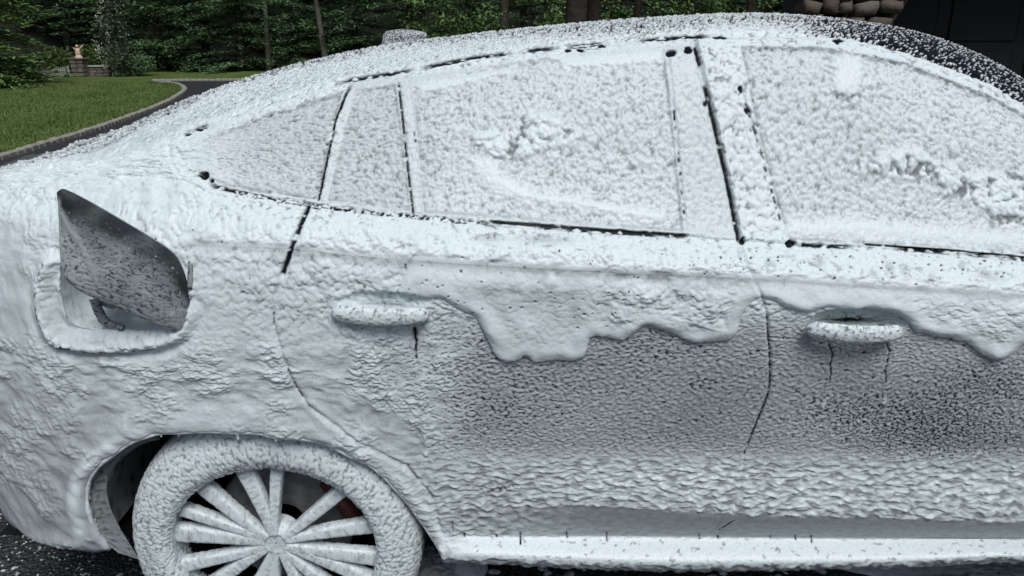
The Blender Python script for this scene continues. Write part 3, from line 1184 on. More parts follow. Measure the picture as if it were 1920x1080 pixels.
# ------------------------------------------------------------------ the fine grid of the side in view
X0, X1, DX = -1.52, 1.56, 0.0024
Xf = np.arange(X0, X1, DX)
steps = []
for r in range(NR - 1):
    a, b = T_ROW[r], T_ROW[r + 1]
    d = {0: 0.02, NR - 2: 0.012}.get(r, 0.0021 if RI['bandlow'] <= r < RI['crease'] else 0.0026)
    steps.append(np.linspace(a, b, max(2, int(round((b - a) / d)) + 1))[:-1])
Tf = np.concatenate(steps + [[T_ROW[-1]]])
P = loft(Xf, Tf).astype(np.float64)
N = normals(P)
N *= np.where(N[:, :, 1:2] > 0.2, -1, 1)
PX, PY = proj(P)
PX = PX.astype(np.float32)
PY = PY.astype(np.float32)
XX, TT = np.meshgrid(Xf.astype(np.float32), Tf.astype(np.float32), indexing='ij')
nX, nT = XX.shape
ZZ = P[..., 2].astype(np.float32)

# ---- foam relief: several kinds of lumps, measured in metres on the panel
w1 = perlin(XX / .035, TT / .035, 1)
w2 = perlin(XX / .035 + 31, TT / .035, 2)
wx = XX + .006 * w1
wt = TT + .006 * w2


def lumps(lx, lt, seed, k=.62):
    b1 = balls(wx / lx, wt / lt, seed)
    b2 = balls(wx / lx * 1.75 + 7, wt / lt * 1.75, seed + 9)
    b3 = balls(wx / lx * .55 + 3, wt / lt * .55, seed + 19)
    return np.clip(k * b1 + .38 * b2 + .30 * b3, 0, 1.2)


N_LUMP = lumps(.0140, .0112, 11)
N_GLASS = lumps(.0104, .0082, 13)
def ripples(lx, lt, seed, b=.35):
    p = perlin(wx / lx, wt / lt, seed) + .55 * perlin(wx / lx * 2.1 + 5, wt / lt * 2.0, seed + 3)
    return np.clip(.36 + .62 * p + b * (balls(wx / lx * 1.3, wt / lt * 1.2, seed + 6) - .35), 0, 1.2)


N_FINE = ripples(.0105, .0062, 23, .45)
N_BAND = ripples(.0300, .0135, 37, .5)
N_ROOF = lumps(.0085, .0085, 41)
# run-off streaks of the bumper, leaning
sx = (wx + .35 * wt) / .016
st = (wt - .2 * wx) / .045
N_RUN = np.clip(.5 + .8 * perlin(sx, st, 51) + .35 * perlin(sx * 2.1, st * 2.1, 52), 0, 1.2)
N_BIG = perlin(wx / .06, wt / .05, 61) + .5 * perlin(wx / .028, wt / .024, 62)
N_SOFT = .5 + .5 * perlin(XX / .12, TT / .10, 71) + .3 * perlin(XX / .05, TT / .07, 72)
RND = perlin(XX / .020, TT / .012, 81)
RND2 = perlin(XX / .3, TT / .12, 82)

SMEAR = sstep(-.25, .45, perlin(XX / .13, TT / .11, 83) + .4 * perlin(XX / .05, TT / .05, 84))
isroof = TT > T_ROW[RI['roofside']] - .05
rail_d, rail_s = dist_line(PX, PY, RAIL, 40, True)
above = np.zeros_like(PX, bool)
rp = np.array(RAIL)
above = PY < np.interp(PX, np.r_[-400, rp[:, 0]], np.r_[470, rp[:, 1]])

# weights
g_fine = sstep(560, 640, PY) * sstep(740, 900, PX + 40 * RND2) * (1 - sstep(830, 890, PY + 14 * RND))
g_band = sstep(830, 890, PY + 14 * RND) * sstep(640, 900, PX)
g_band *= 1
g_lowL = sstep(520, 680, PY) * (1 - sstep(740, 900, PX + 40 * RND2) * (PY < 3000))          # quarter panel over the arch
g_run = (1 - sstep(40, 230, PX - .22 * (PY - 600))) * sstep(360, 440, PY)
g_roof = np.where(above, sstep(0, 12, rail_d), 0) * sstep(120, 420, PX)
g_should = sstep(395, 430, PY - (PX - 590) * .06) * (1 - sstep(545, 600, PY)) * (1 - above)

A = .0072 * np.ones_like(PX)
H = .004 + A * N_LUMP
cov = 1.0 - .62 * sstep(.42, .16, N_LUMP) + 0 * H

WIN_IN = [[(352, 296), (372, 272), (480, 226), (640, 176), (628, 222), (593, 372), (500, 361), (425, 348), (392, 334)],
          [(672, 172), (742, 160), (756, 260), (769, 396), (618, 376), (650, 235)],
          [(776, 166), (900, 132), (1100, 106), (1244, 94), (1256, 200), (1270, 330), (1280, 434), (1100, 420), (900, 405), (796, 398), (784, 260)],
          [(1392, 92), (1540, 94), (1690, 122), (1850, 184), (1990, 256), (1990, 478), (1700, 457), (1480, 448), (1448, 340), (1420, 230)]]
g_win = np.zeros_like(PX)
for wp in WIN_IN:
    g_win = np.maximum(g_win, soft(PX, PY, wp, 6))
Hw = -.0035 + .0078 * N_GLASS
g_edge = np.zeros_like(PX)
for wp in WIN_IN:
    g_edge = np.maximum(g_edge, np.exp(-(dist_line(PX, PY, wp + wp[:1], 20) / 4.0) ** 2))
H = H * (1 - g_win) + Hw * g_win
H = H - .0035 * g_edge
cw = .63 + .20 * N_GLASS + .05 * RND2 + .12 * sstep(760, 860, PX) - .38 * sstep(.36, .12, N_GLASS)
cov = cov * (1 - g_win) + cw * g_win
cov = cov - .45 * g_edge * sstep(-.7, .2, RND + .5 * RND2)
# frames between the panes: a smoother, thinner coat
g_fr = soft(PX, PY, [(655, 160), (760, 145), (1300, 80), (1388, 450), (770, 404), (600, 379)], 6) * (1 - g_win)
H = H * (1 - g_fr) + (.004 + .0035 * N_GLASS) * g_fr
cov = cov * (1 - g_fr) + (.86 - .25 * sstep(.35, .1, N_GLASS)) * g_fr
# upper left of the quarter panel and the tail: thick soft clumps
g_tail = (1 - sstep(330, 480, PX)) * (1 - sstep(430, 520, PY))
Ht = .008 + .0075 * N_LUMP * (.35 + .75 * SMEAR) + .006 * np.clip(N_BIG, -.6, .9)
H = H * (1 - g_tail) + Ht * g_tail
cov = cov * (1 - g_tail) + (1.0 - .25 * sstep(.35, .12, N_LUMP)) * g_tail
# roof
Hr = (.003 + .0060 * N_ROOF + .004 * N_LUMP) * (1 - .55 * sstep(1420, 1600, PX))
mr = N_ROOF * .7 + N_LUMP * .3
fr_ = np.abs(perlin((XX - .75 * TT) / .0075 + w1, (TT + .45 * XX) / .014, 94)) + .5 * np.abs(perlin((XX - .75 * TT) / .0045, (TT + .45 * XX) / .008, 95))
cr_ = 1.04 - .45 * sstep(.50, .24, mr) - .75 * sstep(.26, .10, fr_) * sstep(1.1, .4, 0 * fr_ + np.interp(PX, [300, 420, 1000, 1300, 1500], [.5, .3, .45, .8, .7]))
H = H * (1 - g_roof) + Hr * g_roof
cov = cov * (1 - g_roof) + cr_ * g_roof
# shoulder above and below the crease: thick, soft
Hs = .007 + .0065 * N_LUMP + .005 * np.clip(N_BIG, -.7, .8)
H = H * (1 - g_should) + Hs * g_should
cov = cov * (1 - g_should) + (1.0 - .4 * sstep(.34, .1, N_LUMP)) * g_should
# mid door: thin, fine ripples, grey paint half seen
Hf = .0022 + .0036 * N_FINE
cf = .40 + .26 * N_FINE + .10 * RND2 + .10 * sstep(1000, 800, PX) - .5 * sstep(.06, .0, N_FINE) * sstep(.0, .4, RND) + .16 * sstep(720, 590, PY)
H = H * (1 - g_fine) + Hf * g_fine
cov = cov * (1 - g_fine) + cf * g_fine
# quarter panel over the arch
Hl = .005 + .0022 * N_BAND * (.2 + .9 * SMEAR) + .0022 * N_FINE * SMEAR + .0052 * N_LUMP * (.2 + .8 * SMEAR) + .0036 * N_BIG
cl = .76 + .16 * N_LUMP + .12 * np.clip(N_BIG, -.5, 1) - .12 * sstep(.3, .0, N_BAND) + .14 * sstep(700, 560, PY) - .10 * sstep(250, 60, PX) - .12 * sstep(720, 960, PY)  # cover drops towards the lower left to imitate shade on the panel
H = H * (1 - g_lowL) + Hl * g_lowL
cov = cov * (1 - g_lowL) + cl * g_lowL
# bright ripples low on the doors
Hb = .003 + .0070 * N_BAND
cb = .46 + .44 * N_BAND + .06 * RND2 - .12 * sstep(.2, .0, N_BAND)
H = H * (1 - g_band) + Hb * g_band
cov = cov * (1 - g_band) + cb * g_band
# bumper run-off
Hu = .006 + .0036 * N_RUN * (.15 + .9 * SMEAR) + .0048 * N_LUMP * SMEAR + .004 * N_SOFT + .0035 * np.clip(N_BIG, -.8, .8)
cu = .80 + .10 * N_RUN + .08 * np.clip(N_BIG, -.8, .8) - .30 * sstep(560, 900, PY)  # last term greys the cover downwards: painted shade where the bumper curves under
H = H * (1 - g_run) + Hu * g_run
cov = cov * (1 - g_run) + cu * g_run
# the face of the sill band under the ripples, thin grey film
t_rec, t_low, t_skirt = T_ROW[RI['recess']], T_ROW[RI['bandlow']], T_ROW[RI['skirt']]
g_film = sstep(t_rec - .006, t_rec + .004, TT) * (1 - sstep(t_low - .012, t_low + .006, TT)) * sstep(860, 1150, PX)
H = H * (1 - g_film) + (.002 + .0008 * N_BAND) * g_film
cov = cov * (1 - g_film) + (.38 + .08 * N_BAND + .05 * RND) * g_film
g_sk = sstep(t_skirt - .012, t_skirt, TT + .004 * RND) * (1 - sstep(t_rec - .009, t_rec + .001, TT + .004 * RND + .003 * RND2)) * sstep(800, 900, PX)
H = H * (1 - g_sk) + (.004 + .0016 * N_FINE) * g_sk
cov = cov * (1 - g_sk) + (.97 - .5 * sstep(.35, .55, RND) * sstep(.5, .3, N_FINE)) * g_sk
g_un = (1 - sstep(t_skirt - .02, t_skirt - .008, TT)) * sstep(700, 800, PX)
cov = cov * (1 - g_un) + .45 * g_un

# ---- bare flecked patches (paint shows dark)
def patch(cx, cy, rx, ry, amount, thr=.36, src=None):
    global cov, H
    g = np.exp(-(((PX - cx) / rx) ** 2 + ((PY - cy) / ry) ** 2))
    n = N_FINE if src is None else src
    f = sstep(thr + .10, thr - .10, n - .25 * (g - .5)) * sstep(.12, .5, g + .25 * RND)
    cov = cov - amount * f
    H = H * (1 - .5 * f)


N_FLK = ripples(.0082, .0046, 29, .3)
patch(1740, 795, 175, 62, .75, .14, N_FLK)
patch(1850, 720, 120, 50, .5, .08, N_FLK)
patch(920, 780, 110, 60, .35, .02)
patch(930, 690, 250, 90, .15, .05)
patch(1318, 718, 30, 14, .4, .12)
patch(1230, 640, 90, 40, .2, .15)
patch(930, 912, 50, 9, .4, .12)
patch(1580, 775, 100, 45, .5, .08, N_FLK)
# roof: paint between the flecks near the skyline
sk = np.array([(0, 311), (160, 258), (410, 156), (540, 121), (720, 83), (900, 62), (1100, 42), (1250, 31), (1400, 25), (1520, 28), (1650, 43), (1750, 66), (1850, 106), (1920, 146), (2000, 200)])
dsk = PY - np.interp(PX, sk[:, 0], sk[:, 1])
# flecks drawn out across the roof
fx = (XX - .75 * TT) / .0060
ft = (TT + .45 * XX) / .020
N_FLECK = np.abs(perlin(fx + w1, ft, 91)) * .8 + .55 * (1 - worley(fx * .8, ft * .8, 93)) * .8
depth = np.interp(PX, [0, 150, 300, 420, 700, 950, 1080, 1200, 1330, 1450, 1560, 1700, 1800, 1900, 2000], [24, 46, 40, 26, 22, 28, 44, 54, 42, 40, 66, 116, 112, 98, 84])
bare = sstep(1.0, .25, dsk / depth) * np.where(above, 1, 0)
bare_deep = np.interp(PX, [0, 430, 600, 800, 1000, 1450, 1720], [.8, .7, .3, .1, .05, .1, 1.0])
fl = sstep(.27 + .34 * bare + .15 * bare_deep, .17 + .34 * bare + .15 * bare_deep, N_FLECK) * sstep(0.02, .4, bare)
cov = cov * (1 - fl)
H = H * (1 - .7 * fl)
cov = np.where((PX < 330) & (PX > 130) & above & (dsk > 30) & (dsk < 75), cov, cov)
g_tr = np.exp(-(((PX - 215) / 60) ** 2 + ((PY - 250 + (PX - 215) * .42) / 22) ** 2))
fl2 = sstep(.56, .42, N_FLECK) * sstep(.1, .5, g_tr)
cov = cov * (1 - fl2) + .03 * fl2

# ---- the thick sheet sliding down the doors
cd = sdf(PX, PY, CURTAIN, 70)
cd = cd + np.where(np.abs(cd) < 69, 3.0 * perlin(XX / .04, TT / .04, 111) + 1.2 * perlin(XX / .012, TT / .012, 112), 0)
# the top of the sheet melts into the shoulder: only the lower rim is a step
crease_y = np.interp(PX, [350, 520, 700, 900, 1100, 1390, 1600, 1920], [458, 463, 482, 497, 507, 520, 536, 555])
low = sstep(-25, 30, PY - crease_y)
rimR = 26.0
rim = np.where(cd > 0, np.sqrt(np.clip(1 - (1 - np.clip(cd / rimR, 0, 1)) ** 2, 0, 1)), 0)
rim = rim * low
lip = np.exp(-((cd - 16) / 13) ** 2) * low
drop = np.clip(perlin(XX / .085, TT / .10, 101) * .9 + .5 * perlin(XX / .04, TT / .05, 102), -1, 1)
g_rag = sstep(1090, 1180, PX) * (1 - sstep(1380, 1420, PX)) + .6 * sstep(1560, 1640, PX)
Hc = .006 + .0085 * rim + .006 * lip * (.75 + .9 * drop) + .005 * drop * sstep(10, 40, cd) + (.0024 + .004 * g_rag) * N_LUMP * sstep(10, 45, cd) + .004 * g_rag * N_BIG * sstep(10, 40, cd)
gc = np.where(cd > 0, 1.0, 0) * low
H = np.where(gc > 0, H * (1 - sstep(0, .25, gc)) + Hc * sstep(0, .25, gc), H)
cov = cov * (1 - gc) + (1.02 - .10 * sstep(.1, .6, -drop) * sstep(25, 55, cd)) * gc
# sags on the sheet
def dent(cx, cy, rx, ry, dh, dc=0.0, ang=0.0):
    global H, cov
    ca, sa = math.cos(ang), math.sin(ang)
    x = PX - cx
    y = PY - cy
    g = np.exp(-(((x * ca + y * sa) / rx) ** 2 + ((-x * sa + y * ca) / ry) ** 2))
    H = H + dh * g
    if dc:
        cov = cov - dc * g


for cx, cy, rx, ry in [(1000, 560, 16, 30), (1030, 575, 14, 32), (1065, 570, 20, 38), (925, 550, 20, 18), (1150, 560, 26, 16), (1075, 590, 12, 20), (960, 540, 14, 12)]:
    dent(cx, cy, rx, ry, -.004, .12)
for cx, cy, rx, ry, a in [(1662, 503, 7, 15, -.3), (1693, 512, 6, 16, -.35), (1740, 525, 6, 11, 0), (1532, 492, 9, 11, 0), (1385, 478, 5, 12, -.2), (1633, 514, 6, 8, 0), (1800, 500, 6, 8, 0),
                          (1160, 515, 22, 8, 0), (1235, 520, 26, 9, 0), (1020, 450, 50, 9, 0), (915, 448, 26, 7, 0), (1440, 495, 7, 7, 0), (1850, 520, 26, 7, .2)]:
    dent(cx, cy, rx, ry, -.006, .3, a)
rs = random.Random(5)
for k in range(34):
    cx = rs.uniform(880, 1920)
    cy = np.interp(cx, [880, 1300, 1920], [470, 490, 520]) + rs.uniform(-22, 50)
    dent(cx, cy, rs.uniform(8, 24), rs.uniform(6, 12), rs.uniform(-.002, .005))
# clumps that slid on the windows
for cx, cy, rx, ry, dh in [(985, 225, 16, 12, .010), (1010, 240, 14, 14, .012), (1040, 232, 14, 12, .012), (960, 255, 16, 12, .010), (925, 262, 14, 12, .008), (1000, 270, 20, 12, .012),
                           (1055, 245, 14, 11, .010), (940, 285, 24, 10, .008), (900, 262, 12, 10, .007), (975, 285, 14, 10, .008),
                           (1585, 165, 24, 16, .012), (1600, 128, 18, 30, .004), (1690, 305, 22, 12, .008), (1720, 300, 16, 14, .012), (1745, 318, 14, 12, .010), (1660, 315, 14, 10, .008),
                           (1790, 335, 18, 12, .008), (1830, 350, 16, 12, .008), (1870, 360, 16, 12, .008), (1775, 360, 26, 10, .006)]:
    dent(cx, cy, rx * .95, ry * .95, dh * 1.35, -.1)
for cx, cy, rx, ry, dc in [(915, 258, 16, 7, .5), (1062, 262, 24, 5, .55), (978, 236, 6, 6, .5), (1185, 317, 8, 4, .4), (975, 277, 4, 4, .5), (1600, 121, 10, 9, .45), (1582, 120, 5, 6, .3),
                           (1612, 312, 14, 5, .55), (1690, 325, 6, 6, .5), (1662, 318, 5, 8, .35), (1790, 345, 7, 10, .5), (1850, 385, 7, 16, .55), (1885, 350, 10, 6, .55), (1820, 372, 7, 10, .45), (1700, 318, 6, 12, .5), (1675, 305, 5, 10, .5), (1640, 316, 7, 5, .5), (1870, 380, 6, 14, .6), (1895, 400, 5, 12, .6), (1912, 345, 9, 8, .6), (1860, 350, 10, 5, .6), (1800, 362, 8, 8, .5),
                           (1905, 362, 6, 9, .6), (1840, 358, 16, 4, .45), (1880, 400, 4, 10, .4), (1860, 420, 5, 12, .35), (1735, 285, 4, 12, .3), (1755, 300, 4, 10, .3)]:
    dent(cx, cy, rx, ry, -.010, dc * 1.15)
# clumps that came loose and stuck again: ragged lumps with hollows down to the glass
N_CLUMP = np.clip(.75 * balls((wx + .006 * RND) / .026, (wt + .006 * RND) / .021, 131, .35, .85) + .35 * balls(wx / .012, wt / .011, 133), 0, 1.2)
for poly, f in (([(885, 262), (900, 245), (960, 240), (985, 212), (1025, 215), (1060, 235), (1088, 255), (1080, 272), (1020, 285), (980, 296), (930, 295), (895, 282)], 12),
                ([(1590, 302), (1640, 300), (1680, 280), (1730, 278), (1770, 310), (1830, 322), (1960, 330), (1960, 420), (1880, 432), (1850, 400), (1800, 375), (1740, 340), (1660, 335), (1600, 322)], 14)):
    g = soft(PX, PY, poly, f)
    H = H * (1 - g) + (-.002 + .0165 * N_CLUMP) * g
    cov = cov * (1 - g) + (1.02 - .75 * sstep(.36, .10, N_CLUMP)) * g
# smooth smears where sheets slid off the glass
for poly, f in [([(885, 300), (900, 345), (960, 375), (1100, 395), (1240, 420), (1250, 400), (1150, 385), (1000, 360), (940, 330), (920, 295)], 14),
                ([(1562, 108), (1568, 160), (1590, 178), (1610, 172), (1616, 140), (1612, 104)], 10),
                ([(1460, 440), (1960, 470), (1960, 440), (1800, 430), (1600, 415), (1480, 415)], 14),
                ([(1030, 108), (1240, 92), (1240, 118), (1060, 130)], 10), ([(780, 160), (960, 128), (960, 138), (790, 176)], 8)]:
    g = soft(PX, PY, poly, f)
    H = H * (1 - .75 * g) + (.007 + .0015 * N_LUMP) * .75 * g
    cov = cov * (1 - g) + 1.0 * g
# slumped foam lying on the belt line
bd, bs = dist_line(PX, PY, [(x, y - 9) for x, y in BELT], 30, True)
H = H + .004 * np.exp(-(bd / 7) ** 2) * sstep(.25, .6, bs + .1 * RND2)

# ---- grooves, trims and bare lines
def groove(pts, width, depth_m, dark=None, wob=0.0, thr=0.0, src=None):
    """depth_m pushes in; dark = list of (from, to) fractions where the groove shows its bare colour"""
    global H, cov
    d, s = dist_line(PX, PY, pts, width * 3 + 6, True)
    d = np.abs(d + wob * RND)
    g = np.exp(-(d / width) ** 2)
    H = H - depth_m * g
    if dark:
        e = np.zeros_like(s)
        for a, b in dark:
            e = np.maximum(e, sstep(a - .012, a + .008, s) * (1 - sstep(b - .008, b + .012, s)))
        n = RND if src is None else src
        k = sstep(width * 1.15, width * .55, d) * e * sstep(thr - .2, thr + .1, n + .9 * 0 + thr * 0 + .0)
        cov = cov * (1 - k)
        H = H * (1 - .75 * k)


groove([(318, 272), (322, 300), (345, 338), (385, 364), (430, 374), (585, 402)], 4, .0035)
groove([(335, 284), (352, 318), (392, 352), (440, 362)], 4, .003)
groove(SEAM_REAR, 4, .005)
groove(SEAM_MID, 3.5, .004)
groove(SEAM_REAR[:3], 5.5, .004, [(0, .42), (.5, .98)], 2.0, -.35)
groove(SEAM_REAR[3:8], 1.8, .002, [(.1, .22), (.55, 1)], 1, -.1)
groove([(765, 872), (785, 896)], 1.9, .001, [(0, 1)], .8, -.3)
groove([(800, 912), (812, 932)], 1.6, .001, [(0, 1)], .8, -.1)
groove([(655, 165), (630, 225), (612, 310), (598, 376)], 3.2, .006, [(0, 1)], 1.2, -.45)
groove([(668, 170), (646, 235), (618, 380)], 3, .0015)
groove([(748, 160), (758, 250), (765, 320), (775, 402)], 2.8, .004, [(0, 1)], 1.2, -.3)
groove([(770, 170), (778, 250), (790, 404)], 2.6, .0022, [(.3, .45)], 1, .05)
groove([(1252, 100), (1262, 200), (1275, 330), (1285, 432)], 3.2, .0028, [(.3, .95)], 1.2, .2)
groove(SEAM_MID[:4], 4.8, .006, [(.02, .12), (.22, 1)], 1.6, -.45)
groove([(x + 9, y - 2) for x, y in SEAM_MID[:4]], 3.0, -.004)
groove([(1385, 165), (1415, 250), (1440, 340), (1465, 425)], 3.4, .004, [(0, .06), (.12, .22), (.28, .98)], 2.6, .05)
groove(smooth_curve(SEAM_MID[6:11], 6), 2.2, .002, [(0, 1)], 1.4, -.28)
groove([(1348, 992), (1375, 975)], 1.6, .001, [(0, 1)], .8, -.4)
groove(RAIL, 5, .006)
groove([(1540, 84), (1600, 88), (1700, 112), (1850, 170), (1930, 216)], 6, .005)
groove([(1000, 104), (1200, 90), (1300, 84), (1540, 84)], 5, .003)
groove([(350, 262), (480, 217), (655, 166)], 6, .004)
groove([(760, 148), (900, 122), (1000, 106)], 5, .003)
# rail left bare
groove(RAIL, 4.6, .001, [(.215, .29), (.31, .40), (.42, .45), (.47, .505), (.55, .62)], 1.6, -.3)
groove([(350, 252), (390, 238)], 5, .001, [(0, 1)], 2.5, -.05)
for cx, cy, rx, ry in [(1128, 89, 8, 4), (1065, 97, 6, 4), (1088, 96, 7, 4), (1350, 73, 14, 5), (1570, 79, 9, 6), (1258, 102, 9, 7), (1290, 97, 8, 8), (385, 331, 9, 7), (400, 341, 5, 4), (355, 256, 6, 3), (376, 245, 7, 3),
                       (1387, 168, 5, 6), (1400, 208, 5, 6), (1322, 195, 5, 6), (1480, 458, 9, 8), (1390, 452, 5, 9), (124, 646, 10, 7), (130, 643, 14, 4)]:
    x, y = (PX - cx) / rx, (PY - cy) / ry
    g = sstep(1.25, .8, x * x + y * y + .8 * RND)
    cov = cov * (1 - g)
    H = H * (1 - .8 * g)
# belt trim
groove(BELT, 6, .004)
groove(BELT, 4.2, .001, [(0.015, .05), (.34, .345), (.36, .37), (.41, .425), (.44, .545), (.56, .575), (.715, .775), (.835, .90), (.92, .94), (.97, .99)], 2.2, -.30)
groove(BELT, 4.6, .0, [(.03, .345)], 3, -.10, N_FINE * 2 - 1)
groove([(900, 415), (1100, 430), (1290, 443)], 4.0, .0, [(0.05, .99)], 1.6, -.45)
groove([(1620, 459), (1760, 468), (1960, 486)], 1.9, .0, [(0, 1)], .6, -.5)
# crease shows through as a hard edge
cdst, csn = dist_line(PX, PY, [(350, 458), (520, 463), (700, 482), (900, 497), (1100, 507), (1390, 520), (1600, 536), (1960, 558)], 30, True)
below = PY > crease_y
thin = np.where(below, np.exp(-(cdst / 16) ** 2), 0) * sstep(340, 380, PX) * (1 - .7 * sstep(1400, 1500, PX))
H = H * (1 - .40 * thin)
cov = cov - thin * (.10 + .30 * sstep(.0, .5, RND2 + .6 * RND)) * (1 - sstep(1350, 1500, PX) * .6)
# the skin is drawn thin and smooth over the crease itself
gcr = .85 * np.exp(-(cdst / 9) ** 2) * sstep(340, 380, PX)
H = H * (1 - gcr) + .0075 * gcr
# drips and runs
groove([(777, 612), (781, 640), (779, 660), (784, 690), (787, 720)], 2.4, .002, [(0, .55)], 1.4, -.4)
dent(779, 622, 6, 9, -.002, .9)
groove([(786, 690), (792, 760), (799, 846)], 5, -.0035)
groove([(1552, 640), (1556, 652), (1561, 664), (1556, 682), (1557, 700), (1553, 715), (1547, 735)], 1.9, .002, [(0, .8)], 1.0, -.35)
groove([(1557, 690), (1548, 730), (1541, 758)], 4, -.003)
groove([(1661, 642), (1666, 656), (1663, 676), (1659, 692), (1660, 715), (1657, 735)], 1.9, .002, [(0, .8)], 1.0, -.35)
groove([(1658, 710), (1655, 750)], 4, -.003)
groove([(1597, 640), (1601, 668)], 2.2, .001)
for cx, cy in [(1540, 757), (1654, 750), (799, 846)]:
    dent(cx, cy, 6, 7, .004, -.3)
for x, y0, y1 in [(975, 996, 1022), (1062, 996, 1008), (1137, 998, 1015), (1310, 1002, 1010), (1345, 1003, 1009), (1520, 1004, 1018), (1490, 1004, 1012), (1443, 1004, 1009), (870, 996, 1006), (930, 998, 1006), (848, 978, 990)]:
    groove([(x, y0), (x + 1, y1)], 1.7, .0015, [(0, 1)], .7, -.5)
# pin holes of burst bubbles
for k in range(150):
    cx = rs.uniform(760, 1900)
    cy = rs.gauss(np.interp(cx, [760, 1100, 1400, 1900], [520, 560, 500, 490]), 38)
    if cx > 1290:
        cy = rs.gauss(np.interp(cx, [1290, 1900], [490, 500]), 16)
    if k % 9 == 0:
        cx, cy = rs.uniform(250, 760), rs.uniform(420, 640)
    r = rs.choice((1.1, 1.3, 1.5, 1.8, 2.3))
    g = np.zeros_like(PX)
    m = (np.abs(PX - cx) < 8) & (np.abs(PY - cy) < 8)
    q = sstep(r * 1.2, r * .6, np.hypot(PX[m] - cx, PY[m] - cy))
    cov[m] = cov[m] * (1 - q)
    H[m] = H[m] * (1 - .5 * q)

# ---- fuel door surround
rd = dist_line(PX, PY, smooth_curve(RING, 5), 40)
H = H + (.011 + .004 * N_LUMP) * np.exp(-(rd / 12) ** 2) - .005 * np.exp(-((rd - 24) / 7) ** 2) * (1 - inside(PX, PY, POCKET))
cov = np.maximum(cov, np.exp(-(rd / 14) ** 2) * 1.0)
k = sstep(3.4, 1.6, np.abs(dist_line(PX, PY, [(116, 640), (170, 652), (240, 655), (300, 648)], 12) + 1.6 * RND)) * sstep(-.35, .05, RND)
cov = cov * (1 - k)
k = sstep(3.2, 1.6, np.abs(dist_line(PX, PY, [(98, 482), (80, 515), (78, 570), (90, 612)], 12) + 1.6 * RND)) * sstep(-.05, .2, RND)
cov = cov * (1 - .85 * k)
k = sstep(3.2, 1.6, np.abs(dist_line(PX, PY, [(116, 505), (120, 560), (130, 592)], 12) + 1.6 * RND)) * sstep(-.3, .1, RND)
cov = cov * (1 - .85 * k)
# swirls on the quarter panel ahead of the fuel door
g = np.exp(-(((PX - 400) / 60) ** 2 + ((PY - 590) / 80) ** 2))
H = H * (1 - .6 * g) + .006 * g
cov = cov * (1 - g) + 1.0 * g

# ---- hollows behind the door handles
for hx, hy, rx, ry, dp in [(722, 560, 95, 20, .012), (1606, 605, 98, 34, .022)]:
    x, y = (PX - hx) / rx, (PY - hy) / ry
    H = H - dp * sstep(1.1, .2, x * x + y * y)
dent(1600, 606, 62, 6, -.004, .8, .02)
dent(730, 573, 70, 3, -.004, .5, .02)

# ---- the arch and the pocket: the skin rolls inwards at their edges
arch_s = smooth_curve(ARCH, 5)
ad = -sdf(PX, PY, arch_s, 60)
pd = -sdf(PX, PY, smooth_curve(POCKET + POCKET[:1], 4), 40)
# fat roll of foam along the arch
roll = np.exp(-((ad - 24) / 20) ** 2) * sstep(1030, 1000, PY) * sstep(59, 50, ad)
H = H + .007 * roll * (.7 + .6 * N_SOFT)
smooth_top = np.exp(-(((PX - 410) / 95) ** 2 + ((PY - 785) / 26) ** 2))
H = H * (1 - .65 * smooth_top) + .013 * .65 * smooth_top
cov = np.maximum(cov, roll * .97)
cov = cov * (1 - smooth_top) + smooth_top
# hanging drops on the arch edge
rr = 9.0
edge = np.clip(ad, 0, rr)
H = H - np.where(ad < rr, .016 * (1 - np.sqrt(np.clip(1 - (1 - edge / rr) ** 2, 0, 1))), 0)
rp_ = 7.0
edge = np.clip(pd, 0, rp_)
H = H - np.where(pd < rp_, .012 * (1 - np.sqrt(np.clip(1 - (1 - edge / rp_) ** 2, 0, 1))), 0)

cov = np.clip(cov, 0, 1.1)
# faces turning over the skyline stay clean
H = H * np.where(TT > T_ROW[RI['skyline']] + .06, .5, 1)
# lumps sag: they hang over downwards, so their undersides shade
TG = np.gradient(P, axis=1)
TG /= np.maximum(np.linalg.norm(TG, axis=-1, keepdims=True), 1e-9)
SAG = np.clip(H - .003, 0, .02) * .55 * (1 - gcr) * (1 - np.where(above, .6, 0))
PD = P + N * H[..., None] - TG * SAG[..., None]

# ------------------------------------------------------------------ split the skin into the car's panels
car = empty('car', (0.0, 0.0, 0.0), 'dark grey sports utility coupe covered all over in white wash foam, fuel flap open', 'car')
FACES = grid_faces(nX, nT)


def face_mean(A):
    return (A[:-1, :-1] + A[1:, :-1] + A[1:, 1:] + A[:-1, 1:]) / 4


FX, FY = face_mean(PX), face_mean(PY)
fT = face_mean(TT)
lab = np.zeros(FX.shape, np.int32)          # 0 = quarter panel
seam_rear = np.array(SEAM_REAR)
seam_mid = np.array(SEAM_MID)
bp_ = np.array(BELT)
f_above = FY < np.interp(FX, np.r_[-400, rp[:, 0]], np.r_[470, rp[:, 1]])
below_belt = FY > np.interp(FX, bp_[:, 0], bp_[:, 1] - 4)
right_rear = FX > np.interp(FY, seam_rear[:, 1], seam_rear[:, 0])
right_mid = FX > np.interp(FY, seam_mid[:, 1], seam_mid[:, 0])
lab[below_belt & right_rear & (FX > 500)] = 2
lab[below_belt & right_mid & (FX > 1200)] = 3
lab[(~below_belt) & (FX > 590) & right_mid] = 3
lab[(~below_belt) & (FX > 590) & (~right_mid)] = 2
lab[f_above] = 1
lab[(fT < T_ROW[RI['recess']]) & (FX > 600)] = 4
for n_, poly in ((5, Q_WIN), (6, S_WIN), (7, R_WIN), (8, F_WIN)):
    lab[inside(FX, FY, poly)] = n_
low_f = FY > np.interp(FX, [350, 520, 700, 900, 1100, 1390, 1600, 1920], [458, 463, 482, 497, 507, 520, 536, 555]) - 2
